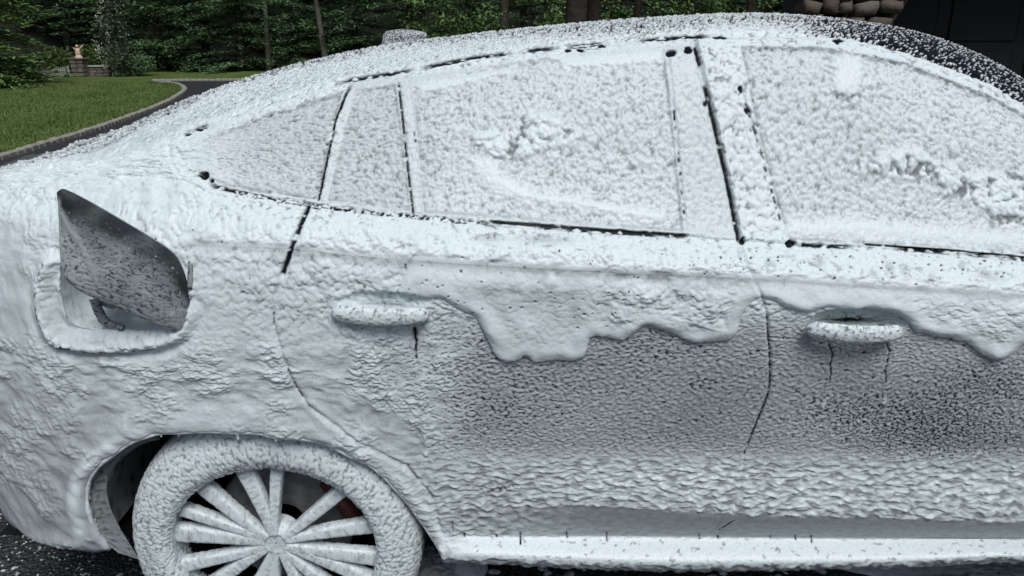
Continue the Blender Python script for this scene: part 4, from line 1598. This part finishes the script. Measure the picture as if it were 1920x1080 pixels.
lab[inside(FX, FY, CURTAIN) & low_f & (FX > 790)] = 9
lab[(FX < 205 + (FY - 500) * .0) & (fT < T_ROW[RI['under2']]) & (FX < 300)] = 10
cut = inside(FX, FY, arch_s) & (fT < T_ROW[RI['under2']] + .06) & (fT > -1)
cut |= inside(FX, FY, smooth_curve(POCKET + POCKET[:1], 4))
lab[cut] = -1


def panel(name, code, parent, label=None):
    sel = FACES[(lab == code).ravel()]
    u, inv = np.unique(sel, return_inverse=True)
    o = mesh_np(name, PD.reshape(-1, 3)[u], inv.reshape(-1, 4), M_FOAM, parent, {'cover': cov.ravel()[u]})
    return tag(o, label)


quarter = panel('quarter_panel', 0, car, 'rear quarter panel under thick clumpy foam')
roof_o = panel('roof', 1, car, 'roof with foam thinning to dark paint along its top')
rear_door = panel('door', 2, car, 'rear door with foam thinning downwards')
front_door = panel('door', 3, car, 'front door with bare dark flecks below its handle')
panel('side_skirt', 4, car)
panel('window', 5, car, 'small pointed rear quarter window')
panel('window', 6, rear_door, 'narrow fixed pane of the rear door')
panel('window', 7, rear_door, 'wide rear door window with slumped clumps')
panel('window', 8, front_door, 'front door window with a smooth hand-sized smear')
panel('foam_sheet', 9, car, 'thick smooth sheet of foam sliding down both doors')
panel('rear_bumper', 10, car)

# a bead of foam closes the edge of the arch
bead = []
for x_, y_ in smooth_curve([p for p in ARCH if p[1] < 1051 and p[0] > 166 and p != (196, 1033)], 6):
    k = np.argmin(np.where(ad > 3.0, (PX - x_) ** 2 + (PY - y_) ** 2, 1e9))
    bead.append(PD.reshape(-1, 3)[k])
bead = np.array(bead)
for _ in range(4):
    bead[1:-1] = .25 * bead[:-2] + .5 * bead[1:-1] + .25 * bead[2:]
BEAD = bead

# ------------------------------------------------------------------ foam relief for the small parts
def foam_grid(name, G, mat, parent, amp=.004, lam=.011, seed=1, uv=None, cover=1.0, pit=.5, closed_x=False, closed_y=False, flip=False, sag=.4, covfn=None):
    """lay lumpy foam on a grid of points (nx, ny, 3) and link it as one mesh"""
    Nn = normals(G)
    if flip:
        Nn = -Nn
    if uv is None:
        u = np.cumsum(np.r_[0, np.linalg.norm(np.diff(G[:, G.shape[1] // 2], axis=0), axis=1)])
        v = np.cumsum(np.r_[0, np.linalg.norm(np.diff(G[G.shape[0] // 2], axis=0), axis=1)])
        U, Vv = np.meshgrid(u, v, indexing='ij')
    else:
        U, Vv = uv
    wq = perlin(U / .03, Vv / .03, seed) * .004
    n = np.clip(.62 * balls((U + wq) / lam, (Vv + wq) / lam, seed + 2) + .4 * balls(U / lam * 1.8, (Vv - wq) / lam * 1.8, seed + 4), 0, 1.2)
    h = amp * n
    c = cover - pit * sstep(.40, .12, n) + .05 * perlin(U / .02, Vv / .02, seed + 8)
    if covfn is not None:
        c, h = covfn(U, Vv, n, c, h, G)
    Q = G + Nn * h[..., None]
    Q[..., 2] -= sag * h
    o = mesh_np(name, Q, grid_faces(G.shape[0], G.shape[1], closed_x, closed_y), mat, parent, {'cover': np.clip(c, 0, 1)})
    return o


def tube_grid(path, radii, ring=16, squash=None):
    """closed-ring grid around a 3-D path; radii (n,) or (n, 2)"""
    path = np.asarray(path, float)
    rad = np.asarray(radii, float)
    if rad.ndim == 1:
        rad = np.stack([rad, rad], 1)
    t = np.gradient(path, axis=0)
    t /= np.linalg.norm(t, axis=1, keepdims=True)
    up = np.array([0.0, 0.0, 1.0])
    a = np.cross(t, up)
    a /= np.maximum(np.linalg.norm(a, axis=1, keepdims=True), 1e-6)
    b = np.cross(a, t)
    th = np.linspace(0, 2 * math.pi, ring, endpoint=False)
    return path[:, None] + a[:, None] * (np.cos(th)[None, :, None] * rad[:, None, :1]) + b[:, None] * (np.sin(th)[None, :, None] * rad[:, None, 1:])


# ------------------------------------------------------------------ door handles: bars standing off the doors on two feet
def handle(parent, x0p, x1p, label, seed, w_in):
    p0, p1 = at_w(*x0p, w_in + .040), at_w(*x1p, w_in + .040)
    n = 90
    s = np.linspace(0, 1, n)
    path = p0[None] * (1 - s[:, None]) + p1[None] * s[:, None]
    bow = np.sin(math.pi * s) ** .6
    path[:, 1] -= (bow - .8) * .020
    path[:, 2] -= .004 * np.sin(math.pi * s)
    end = np.clip(np.minimum(s, 1 - s) / .09, 0, 1)
    prof = np.sqrt(np.clip(1 - (1 - end) ** 2, 0.0004, 1))
    rad = np.stack([.014 * prof, (.0195 + .004 * np.sin(math.pi * s)) * prof], 1)
    G = tube_grid(path, rad, 40)
    h = foam_grid('door_handle', G, M_FOAM, parent, .0042, .0072, seed, cover=.96, pit=.7, closed_y=True, sag=.25,
                  flip=True)
    tag(h, label)
    # feet that carry the bar
    for k, f in enumerate((.12, .88)):
        q = path[int(f * (n - 1))]
        L = np.linspace(0, 1, 8)[:, None]
        foot = q[None] + np.array([0, .006, 0]) + L * np.array([0, .06, .002])
        t2 = np.array([1.0, 0, 0])
        th = np.linspace(0, 2 * math.pi, 14, endpoint=False)
        ring = np.stack([np.cos(th) * .011, 0 * th, np.sin(th) * .006 - .005], 1)
        Gf = foot[:, None] + ring[None]
        mesh_np('handle_foot', Gf, grid_faces(8, 14, False, True), M_BLACK, parent)
    return h


handle(rear_door, (619, 588), (805, 592), 'foam-crusted handle of the rear door', 301, .980)
handle(front_door, (1514, 618), (1697, 626), 'foam-crusted handle of the front door', 331, .975)

# ------------------------------------------------------------------ the open fuel flap
HT, HB = at_w(346, 503, 1.008), at_w(340, 617, 1.008)
FT, FB = at_w(114, 366, 1.085), at_w(122, 520, 1.085)


def flap_pt(u, v):
    """u: 0 hinge .. 1 free edge, v: 0 bottom .. 1 top, on the slightly domed flap"""
    a = HB[None] * (1 - v[:, None]) + HT[None] * v[:, None]
    b = FB[None] * (1 - v[:, None]) + FT[None] * v[:, None]
    p = a * (1 - u[:, None]) + b * u[:, None]
    return p


FLAP_PX = smooth_curve([(106, 362), (112, 357), (122, 358), (160, 376), (225, 413), (285, 449), (322, 474), (340, 500), (352, 535), (358, 570), (357, 597), (347, 616), (328, 623),
                        (300, 613), (240, 587), (160, 552), (131, 532), (117, 508), (112, 470), (110, 410), (106, 362)], 5)
# the flap's plane through hinge and free edge, dome towards the viewer's side
f_n = np.cross(FT - HB, HT - HB)
f_n /= np.linalg.norm(f_n)
if f_n[1] > 0:
    f_n = -f_n


def on_flap(px, py):
    d = ray(px, py)
    t = np.dot(HB - CAM, f_n) / np.dot(d, f_n)
    return CAM + d * t


outline = np.array([on_flap(x, y) for x, y in FLAP_PX[:-1]])
cen = outline.mean(0)
nr, na = 60, 200
seg = np.linalg.norm(np.diff(np.vstack([outline, outline[:1]]), axis=0), axis=1)
cs = np.r_[0, np.cumsum(seg)]
oc = np.vstack([outline, outline[:1]])
tq = np.linspace(0, cs[-1], na, endpoint=False)
ring_o = np.stack([np.interp(tq, cs, oc[:, k]) for k in range(3)], 1)
rr_ = np.linspace(1, 0.0, nr) ** .8
rr_ = rr_ / rr_[0]
G = cen[None, None] + (ring_o - cen)[None] * rr_[:, None, None]
dome = .020 * (1 - rr_ ** 2)
rimd = -.004 * np.exp(-((1 - rr_) / .02))
G = G + f_n[None, None] * (dome + rimd)[:, None, None]
# local axes of the flap for its foam pattern
e1 = (FT + FB - HT - HB)
e1 -= f_n * np.dot(e1, f_n)
e1 /= np.linalg.norm(e1)
e2 = np.cross(f_n, e1)
if e2[2] < 0:
    e2 = -e2
fu = ((G - HB) @ e1)
fv = ((G - HB) @ e2)
gx, gy = proj(G)


def flap_cover(U, Vv, n, c, h, G_):
    # foam thins towards the upper edge: d is how far below that edge, in photograph pixels
    top = np.interp(gx, [106, 225, 322, 345, 360], [350, 405, 465, 505, 545])
    d = gy - top
    wq2 = perlin(gx / 14, gy / 9, 401)
    worms = np.abs(perlin(gx / 19 + .5 * wq2, gy / 8.5 + .5 * wq2, 402)) + .45 * np.abs(perlin(gx / 11, gy / 6, 404))
    lev = np.interp(d, [0, 40, 62, 85, 120, 180], [.02, .05, .24, .36, .42, .48])
    lev = lev + .12 * sstep(200, 130, gx) * sstep(60, 90, d) + .10 * perlin(gx / 50, gy / 40, 405)
    wet = sstep(.07, .30, worms)
    c2 = lev * (.06 + 1.05 * wet) + .16 * np.exp(-((d - 4) / 6) ** 2) * 0
    spk = sstep(.52, .66, perlin(gx / 3.2, gy / 3.0, 407)) * sstep(15, 40, d) * (1 - sstep(70, 110, d))
    c2 = np.maximum(c2, .6 * spk * sstep(.5, .7, perlin(gx / 6.3, gy / 5.1, 409) + .4))
    run = dist_line(gx.astype(np.float32), gy.astype(np.float32), [(116, 400), (128, 425), (150, 455), (166, 490), (180, 525), (187, 538)], 30)
    rn = np.exp(-(run / 5.5) ** 2)
    c2 = c2 * (1 - rn) + .52 * rn
    bub = np.hypot(gx - 338, gy - 598)
    bb = sstep(22, 17, bub)
    c2 = c2 * (1 - .35 * bb) + .14 * bb
    ringb = np.exp(-((bub - 19) / 2.2) ** 2)
    c2 = c2 + .07 * ringb
    lft = np.exp(-((gx - np.interp(gy, [360, 440, 520], [109, 113, 118])) / 3.5) ** 2) * sstep(365, 380, gy)
    c2 = np.maximum(c2, .62 * lft)
    h2 = .0004 + .0022 * lev * 1.4 * (worms) + .002 * rn + .002 * bb
    return c2, h2


flap = foam_grid('fuel_flap', G, M_FLAP, car, .002, .008, 400, uv=(fu, fv), closed_y=True, covfn=flap_cover, sag=0)
tag(flap, 'open fuel flap, grey with thin flecked foam')
# its thickness: a back shell
B0 = ring_o - f_n * .004
B1 = ring_o - f_n * .012
B2 = cen + (ring_o - cen) * .5 - f_n * .010
B3 = cen + (ring_o - cen) * .02 - f_n * .008
Gb = np.stack([B0, B1, B2, B3])
mesh_np('flap_back', Gb, grid_faces(4, na, False, True), M_FOAM, flap, {'cover': np.full((4, na), .25)})
# hinge arm behind the flap
hp = np.stack([on_flap(352, 492) + np.array([0, .012, 0]), on_flap(354, 520) + np.array([.002, .006, 0]), on_flap(352, 560) + np.array([.002, .012, 0])])
hp = smooth_curve(hp, 8)
Gh = tube_grid(hp, np.linspace(.004, .012, len(hp)), 16)
foam_grid('hinge_arm', Gh, M_FOAM, flap, .002, .006, 440, cover=.4, pit=.5, closed_y=True, flip=True)

# ------------------------------------------------------------------ filler pocket behind it
pk = smooth_curve(POCKET + POCKET[:1], 6)[:-1]
wall0 = np.array([at_w(x, y, .972) for x, y in pk])
pc = wall0.mean(0)
lay = []
for s_, dep in ((1.02, .004), (1.0, -.012), (.97, -.035), (.92, -.055), (.80, -.064), (.55, -.066), (.25, -.066), (.02, -.066)):
    q = pc + (wall0 - pc) * s_
    q[:, 1] -= dep
    lay.append(q)
Gp = np.stack(lay)
Gp = np.stack([pchip(np.arange(len(lay)), Gp[:, :, k], np.linspace(0, len(lay) - 1, 60)) for k in range(3)], -1)
pocket = foam_grid('filler_pocket', Gp, M_FOAM, car, .003, .016, 450, cover=1.0, pit=.2, closed_y=True, flip=False)
tag(pocket, 'foam-filled recess behind the open fuel flap')
# filler cap with its grip, half under foam
cc = at_w(212, 545, .935)
th = np.linspace(0, 2 * math.pi, 48, endpoint=False)
prof = [(.004, .030), (.020, .028), (.034, .024), (.040, .016), (.042, .0), (.042, -.02)]
prof = pchip(np.arange(len(prof)), np.array(prof), np.linspace(0, len(prof) - 1, 30))
Gc = np.stack([cc[0] + prof[:, :1] * np.cos(th), cc[1] - prof[:, 1:2] + 0 * th, cc[2] + prof[:, :1] * np.sin(th)], -1)
cap = foam_grid('filler_cap', Gc, M_FOAM, pocket, .003, .008, 460, cover=.55, pit=.5, closed_y=True, flip=True)
gp_ = np.array([at_w(176, 560, .968), at_w(186, 585, .972), at_w(200, 604, .974), at_w(232, 614, .970)])
gp_ = smooth_curve(gp_, 10)
Gg = tube_grid(gp_, np.stack([np.full(len(gp_), .010), np.interp(np.arange(len(gp_)), [0, 12, 30], [.016, .015, .007])], 1), 20)
foam_grid('cap_tether', Gg, M_FOAM, pocket, .003, .006, 470, cover=.42, pit=.6, closed_y=True, flip=True)

# ------------------------------------------------------------------ antenna fin on the roof
def antenna():
    base_l, base_r = at_w(717, 86, 0), at_w(800, 70, 0)
    topz = at_w(740, 50, 0)[2]
    n = 40
    s = np.linspace(0, 1, n)
    L = base_r[0] - base_l[0]
    xs = base_l[0] + L * s
    z0 = base_l[2] - .03 + (base_r[2] - base_l[2]) * s
    zt = np.interp(s, [0, .03, .10, .35, .65, .9, 1], [.35, .75, .95, 1.0, .92, .75, .62])
    zt = (topz - .012 + (base_r[2] - base_l[2]) * s * .4) * 1.0 - (1 - zt) * .05
    th = np.linspace(0, math.pi, 17)
    wid = .022 * np.interp(s, [0, .1, .5, 1], [.45, .9, 1, .35])
    G = np.stack([np.broadcast_to(xs[:, None], (n, 17)), -wid[:, None] * np.cos(th)[None], z0[:, None] + (zt - z0)[:, None] * np.sin(th)[None] ** .5], -1)

    def cv(U, Vv, n_, c, h, G_):
        f = np.abs(perlin(U / .006, Vv / .006, 481)) + .4 * np.abs(perlin(U / .003, Vv / .003, 482))
        return .06 + sstep(.20, .50, f) * .66, h * .6
    G2 = np.stack([pchip(np.arange(n), G[:, :, k], np.linspace(0, n - 1, 90)) for k in range(3)], -1)
    G3 = np.stack([pchip(np.arange(17), G2[:, :, k].T, np.linspace(0, 16, 50)).T for k in range(3)], -1)
    tag(foam_grid('antenna_fin', G3, M_FOAM, car, .0025, .006, 480, covfn=cv, flip=False), 'roof antenna fin speckled with foam')


antenna()

# ------------------------------------------------------------------ the rear wheel
WX, WZ = -0.622, 0.368


def lathe(profile, n_s, n_th, th0=0, th1=2 * math.pi, closed=True):
    pr = np.array(profile, float)
    L = np.r_[0, np.cumsum(np.linalg.norm(np.diff(pr, axis=0), axis=1))]
    pr = pchip(L, pr, np.linspace(0, L[-1], n_s))
    th = np.linspace(th0, th1, n_th, endpoint=not closed)
    return np.stack([WX + pr[:, :1] * np.cos(th), np.broadcast_to(-pr[:, 1:2], (n_s, n_th)), WZ + pr[:, :1] * np.sin(th)], -1), pr, th


wheel = link('wheel', None, car)
wheel.name = 'wheel'
bpy.data.objects.remove(wheel)
# barrel of the rim is the wheel's own mesh
Gbar, _, _ = lathe([(.275, .925), (.271, .900), (.267, .86), (.263, .80), (.260, .72)], 14, 72)
wheel = mesh_np('wheel', Gbar, grid_faces(14, 72, False, True), M_BLACK, car)
tag(wheel, 'rear wheel with many narrow spokes under foam')

Gt, tp, tth = lathe([(.270, .942), (.274, .952), (.281, .960), (.292, .963), (.308, .961), (.335, .950), (.360, .940), (.374, .920), (.381, .895), (.384, .86), (.384, .72), (.36, .66)], 150, 900)
# foam sags from the upper half of the rim over the spokes
pull = (.034 * np.clip(1 - np.linspace(0, 1, 150) / .16, 0, 1) ** 1.5)[:, None] * (np.clip(np.sin(tth), 0, 1) ** 1.6)[None]
Gt = Gt.copy()
Gt[..., 0] -= pull * np.cos(tth)[None]
Gt[..., 2] -= pull * np.sin(tth)[None]
Gt[..., 1] -= .10 * pull
tU = np.broadcast_to((tth * .33)[None], Gt.shape[:2])
tS = np.broadcast_to(np.linspace(0, .43, 150)[:, None], Gt.shape[:2])


def tyre_cover(U, Vv, n, c, h, G_):
    th = np.broadcast_to(tth[None], n.shape)
    s = Vv / Vv.max()
    shoulder = sstep(.36, .43, s)
    k = (th * .384 + .10 * (s - .4) + .002 * perlin(U / .02, Vv / .02, 520)) / .0245
    fr = np.abs(k - np.round(k))
    sipe = sstep(.12, .05, fr) * sstep(.375, .41, s + .05 * hf(np.round(k).astype(np.int64), np.zeros(k.shape, np.int64), 9))
    block = sstep(.41, .46, s)
    c = c - .35 * shoulder + .12 * perlin(U / .05, Vv / .03, 521) * shoulder
    c = c - .75 * block * sstep(.25, -.2, perlin(U / .03, Vv / .015, 523))
    c = c * (1 - .9 * sipe)
    h = h * (1 - .5 * shoulder) + .0012 - .004 * sipe * (1 - 0 * s)
    # drag marks from the arch to the right
    mk = sstep(.35, .5, perlin(th * 26, Vv / .05, 525)) * sstep(.25, .38, s) * sstep(1.5, .6, th) * sstep(.35, 0.0, np.abs(th - .75) - .45)
    c = c - .35 * mk
    return c, h


tyre = foam_grid('tyre', Gt, M_FOAM_TYRE, wheel, .0052, .0098, 500, uv=(tU, tS), cover=.92, pit=.55, closed_y=True, flip=False, covfn=tyre_cover, sag=.35)
Gr, rp2, rth = lathe([(.269, .860), (.269, .885), (.269, .915), (.270, .935), (.273, .944), (.278, .944)], 30, 520)
foam_grid('rim', Gr, M_FOAM, wheel, .0040, .0095, 530, uv=(np.broadcast_to((rth * .24)[None], Gr.shape[:2]), np.broadcast_to(np.linspace(0, .05, 30)[:, None], Gr.shape[:2])),
          cover=.93, pit=.45, closed_y=True, flip=False, sag=.3)


def spoke(deg, w_in, w_out, lean, y_in, y_out, seed, fat=.019):
    a = R(deg)
    n, m = 60, 26
    s = np.linspace(0, 1, n)
    r = .028 + (.275 - .028) * s
    ang = a + lean * (1 - s) ** 1.5
    y = -(y_in + (y_out - y_in) * s ** 1.4)
    wd = w_in + (w_out - w_in) * s ** .8
    tt = np.linspace(0, 2 * math.pi, m, endpoint=False)
    cx, cy = np.cos(tt), np.sin(tt)
    ex = np.sign(cx) * np.abs(cx) ** .5
    ey = np.sign(cy) * np.abs(cy) ** .5
    er = np.stack([np.cos(ang), 0 * ang, np.sin(ang)], 1)
    et = np.stack([-np.sin(ang), 0 * ang, np.cos(ang)], 1)
    wd = wd * 1.22
    base = np.array([WX, 0, WZ]) + er * r[:, None] + np.stack([0 * y, y, 0 * y], 1)
    G = base[:, None] + et[:, None] * (ex[None, :, None] * wd[:, None, None]) + np.array([0, -1.0, 0])[None, None] * (ey[None, :, None] * fat)
    return foam_grid('spoke', G, M_FOAM, wheel, .0036, .0090, seed, cover=.95, pit=.4, closed_y=True, flip=False, sag=.25)


for i, (deg, wi, wo, ln) in enumerate([(137, .010, .021, .10), (107, .010, .024, -.08), (84, .009, .017, .10), (40, .010, .018, -.05), (10, .010, .020, .10), (-12, .010, .022, -.08), (159, .009, .016, -.05),
                                       (175, .011, .023, -.04), (197, .010, .018, .08), (217, .010, .020, -.06), (243, .010, .021, .08), (263, .010, .022, -.06), (287, .010, .020, .08), (312, .010, .020, -.06), (332, .010, .019, .08)]):
    spoke(deg, wi, wo, ln, .918, .908, 540 + i * 3)
Gh, hp_, hth = lathe([(.002, .928), (.024, .929), (.030, .931), (.034, .928), (.042, .922), (.052, .912), (.056, .88)], 30, 96)
foam_grid('hub_cap', Gh, M_FOAM, wheel, .0026, .014, 600, cover=.86, pit=.2, closed_y=True, flip=False, sag=.1)
Gd, _, _ = lathe([(.05, .825), (.10, .83), (.185, .83), (.188, .815), (.188, .79)], 12, 96)
mesh_np('brake_disc', Gd, grid_faces(12, 96, False, True), M_DISC, wheel)
# caliper clasping the disc at the front edge
bm = bmesh.new()
bmesh.ops.create_cube(bm, size=1)
bmesh.ops.scale(bm, vec=(.055, .07, .15), verts=bm.verts)
bmesh.ops.bevel(bm, geom=bm.edges[:], offset=.012, segments=3, affect='EDGES')
bmesh.ops.rotate(bm, verts=bm.verts, cent=(0, 0, 0), matrix=Matrix.Rotation(R(-30), 3, 'Y'))
bmesh.ops.translate(bm, verts=bm.verts, vec=(WX + .165, -.845, WZ + .095))
bm_obj('brake_caliper', bm, M_CALIPER, wheel, True)

# ------------------------------------------------------------------ wheel well
n_a = 60
aa = np.linspace(R(-15), R(181), n_a)
ry, rz = .475, .470
yy = np.linspace(-.925, -.52, 24)
Gl = np.stack([WX + .002 + ry * np.cos(aa)[:, None] + 0 * yy[None], np.broadcast_to(yy[None], (n_a, 24)), WZ - .01 + rz * np.sin(aa)[:, None] + 0 * yy[None]], -1)
foam_grid('wheel_arch_liner', Gl, M_FOAM_TYRE, car, .003, .016, 610, cover=.60, pit=.45, flip=True, sag=0)
bm = bmesh.new()
bmesh.ops.create_circle(bm, cap_ends=True, radius=.62, segments=48)
bmesh.ops.rotate(bm, verts=bm.verts, cent=(0, 0, 0), matrix=Matrix.Rotation(R(90), 3, 'X'))
bmesh.ops.translate(bm, verts=bm.verts, vec=(WX, -.53, WZ))
bm_obj('inner_wing', bm, M_BLACK, car)
# flange of the liner seen at the back of the arch
fl_o = smooth_curve([(222, 1036), (192, 1012), (168, 985), (156, 955), (154, 918), (164, 880), (190, 850), (240, 818), (290, 802)], 6)
fl_i = smooth_curve([(262, 1050), (243, 1020), (222, 985), (206, 950), (200, 915), (206, 885), (226, 862), (262, 836), (300, 824)], 6)
Go = np.array([at_w(x, y, .950) for x, y in fl_o])
Gi = np.array([at_w(x, y, .930) for x, y in fl_i])
s_ = np.linspace(0, 1, 16)[None, :, None]
Gf = Go[:, None] * (1 - s_) + Gi[:, None] * s_
Gf = np.stack([pchip(np.arange(len(Gf)), Gf[:, :, k], np.linspace(0, len(Gf) - 1, 150)) for k in range(3)], -1)
foam_grid('arch_flange', Gf, M_FOAM_TYRE, car, .003, .012, 620, cover=.26, pit=.15, flip=False, sag=0)

bd_ = np.stack([pchip(np.arange(len(BEAD)), BEAD[:, k], np.linspace(0, len(BEAD) - 1, 420)) for k in range(3)], -1)
bd_[:, 1] += .004
Gbd = tube_grid(bd_, .0065 + .0022 * perlin(np.arange(420) / 17., np.zeros(420), 631), 14)
foam_grid('arch_lip', Gbd, M_FOAM, quarter, .0022, .012, 630, cover=.95, pit=.2, closed_y=True, flip=True, sag=.5)

# drips hanging from the lip
for k_, (dx_, ln_, r_) in enumerate(((443, .016, .0055), (334, .006, .004), (516, .009, .005), (300, .005, .004), (620, .006, .004))):
    q = bd_[np.argmin(np.abs(proj(bd_)[0] - dx_) + 1e3 * (proj(bd_)[1] > 900))]
    path = q[None] + np.linspace(0, 1, 10)[:, None] * np.array([.001, 0, -ln_ - .006])
    th_ = np.linspace(0, 2 * math.pi, 12, endpoint=False)
    rr_k = r_ * np.array([1.5, 1.4, 1.1, .85, .7, .62, .6, .58, .5, .1])
    Gk = path[:, None] + np.stack([np.cos(th_), np.sin(th_), 0 * th_], 1)[None] * rr_k[:, None, None]
    mesh_np('foam_drip', Gk, grid_faces(10, 12, False, True), M_FOAM, quarter, {'cover': np.full(Gk.shape[:2], .97)})

# ------------------------------------------------------------------ the rest of the car beyond the frame, coarser
def coarse(Xs, name, mirror, parent, t_lo=0, t_hi=None, label=None, cover=.97):
    Tc = np.linspace(T_ROW[t_lo], T_ROW[-1] if t_hi is None else T_ROW[t_hi], 60 if mirror else 300)
    G = loft(Xs, Tc)
    U, Vv = np.meshgrid(Xs, Tc, indexing='ij')
    if mirror:
        G = G.copy()
        G[..., 1] *= -1

    def cv(U_, V_, n, c, h, G_):
        thin = sstep(T_ROW[RI['under2']] - .10, T_ROW[RI['under2']], V_) * (1 - sstep(T_ROW[RI['mid']], T_ROW[RI['handle']] + .03, V_)) * sstep(.2, 1.2, G_[..., 0]) * (1 - sstep(1.9, 2.6, G_[..., 0]))
        film = sstep(T_ROW[RI['recess']] - .006, T_ROW[RI['recess']] + .004, V_) * (1 - sstep(T_ROW[RI['bandlow']] - .012, T_ROW[RI['bandlow']] + .006, V_))
        c = c * (1 - .50 * thin) * (1 - .6 * film)
        h = h * (1 - .55 * thin) * (1 - .8 * film)
        top = sstep(T_ROW[RI['skyline']] - .05, T_ROW[RI['skyline']] + .05, V_)
        return c * (1 - .8 * top), h * (1 - top)
    return tag(foam_grid(name, G, M_FOAM, parent, .0065, .0135 if not mirror else .05, 700, uv=(U, Vv), cover=cover, pit=.4, flip=mirror, sag=.3, covfn=cv), label)


coarse(np.arange(X1 - DX, 3.31, .007), 'front_wing', False, car, label='front wing and bonnet side under foam')
coarse(np.r_[np.arange(-1.66, X0, .012), X0], 'tail_corner', False, car)
coarse(np.arange(-1.66, 3.31, .04), 'far_side', True, car, label='far side of the body')
for nm, xe in (('tailgate', -1.66), ('front_face', 3.306)):
    L = loft(np.array([xe]), np.linspace(0, T_ROW[-1], 60))[0]
    ring = np.vstack([L, L[::-1] * np.array([1, -1, 1])])
    c0 = ring.mean(0)
    G = np.stack([ring, c0 + (ring - c0) * .5, c0 + (ring - c0) * .02])
    mesh_np(nm, G, grid_faces(3, len(ring), False, True), M_FOAM, car, {'cover': np.full(G.shape[:2], .9)})
# floor pan
bm = bmesh.new()
bmesh.ops.create_grid(bm, x_segments=1, y_segments=1, size=1)
bmesh.ops.scale(bm, vec=(2.3, .80, 1), verts=bm.verts)
bmesh.ops.translate(bm, verts=bm.verts, vec=(.85, 0, .30))
bm_obj('floor_pan', bm, M_BLACK, car)
# the three wheels out of view stand plain
for wx_, sy in ((2.375, -1), (2.375, 1), (-.60, 1)):
    pr = np.array([(.05, .90), (.22, .93), (.30, .945), (.36, .93), (.382, .88), (.382, .70), (.05, .68)])
    th = np.linspace(0, 2 * math.pi, 64, endpoint=False)
    G = np.stack([wx_ + pr[:, :1] * np.cos(th), sy * pr[:, 1:2] + 0 * th, WZ + pr[:, :1] * np.sin(th)], -1)
    mesh_np('wheel', G, grid_faces(len(pr), 64, False, True), M_FOAM_TYRE, car, {'cover': np.full(G.shape[:2], .85)})

# ------------------------------------------------------------------ foam that dripped and splashed on the asphalt
r = np.random.default_rng(77)
V, T = [], []


def splat(x, y, rad, h, seed, n=9):
    b = len(V)
    V.append((x, y, .004 + h))
    q = r.uniform(0, 6.28)
    for ring, (f, z) in enumerate(((.62, .72), (1.0, 0.0))):
        for k in range(n):
            a = q + 2 * math.pi * k / n
            rr = rad * f * (1 + .35 * math.sin(a * 2 + seed) * r.uniform(.3, 1))
            V.append((x + rr * math.cos(a), y + rr * math.sin(a) * .9, .0035 + h * z))
    for k in range(n):
        k2 = (k + 1) % n
        T.append((b, b + 1 + k, b + 1 + k2))
        T.append((b + 1 + k, b + 1 + n + k, b + 1 + n + k2))
        T.append((b + 1 + k, b + 1 + n + k2, b + 1 + k2))


for k in range(1500):
    x = r.uniform(-2.4, 2.2)
    y = -.75 - abs(r.normal(0, .45))
    splat(x, y, r.uniform(.002, .007), r.uniform(.001, .004), k)
for k in range(2600):         # behind and under the tail
    splat(r.uniform(-2.3, -.85), r.uniform(-.85, .5), r.uniform(.0015, .0055) * (1 + 1.2 * (r.uniform() < .05)), r.uniform(.001, .004), k)
for k in range(160):          # line of drips under the sill
    x = r.uniform(-.2, 2.4)
    splat(x, -.62 + r.normal(0, .12), r.uniform(.006, .020), r.uniform(.004, .010), k)
me = bpy.data.meshes.new('foam_spatter')
me.from_pydata(V, [], T)
me.update()
me.shade_smooth()
M_SPAT = simple('drying_foam', (.50, .55, .56), .45, 40, .35, .3)
me.materials.append(M_SPAT)
tag(link('foam_spatter', me), kind='stuff')

# low drifts of foam on the ground: one at the tyre, one at the right
for i, (cx, cy, rx, ry, h, lb) in enumerate([(-.24, -.62, .13, .20, .075, 'low drift of foam on the asphalt against the rear tyre'),
                                            (1.62, -.62, .62, .22, .030, 'flat puddle of foam under the sill at the right edge')]):
    nn = 70
    s = np.linspace(0, 1, nn)
    a = np.linspace(0, 2 * math.pi, 130, endpoint=False)
    edge = 1 + .22 * np.sin(a * 3 + i) + .12 * np.sin(a * 7 + 2 * i)
    Gq = np.stack([cx + rx * s[:, None] * (edge * np.cos(a))[None], cy + ry * s[:, None] * (edge * np.sin(a))[None], .004 + h * (np.clip(1 - s ** 2, 0, 1) ** .6)[:, None] + 0 * a[None]], -1)
    Uq, Vq = Gq[..., 0], Gq[..., 1]
    o = foam_grid('foam_drift', Gq, M_FOAM, None, .006, .02, 800 + i, uv=(Uq, Vq), cover=.80, pit=.3, closed_y=True, flip=False, sag=0)
    tag(o, lb, 'foam', 'drifts of foam on the ground')
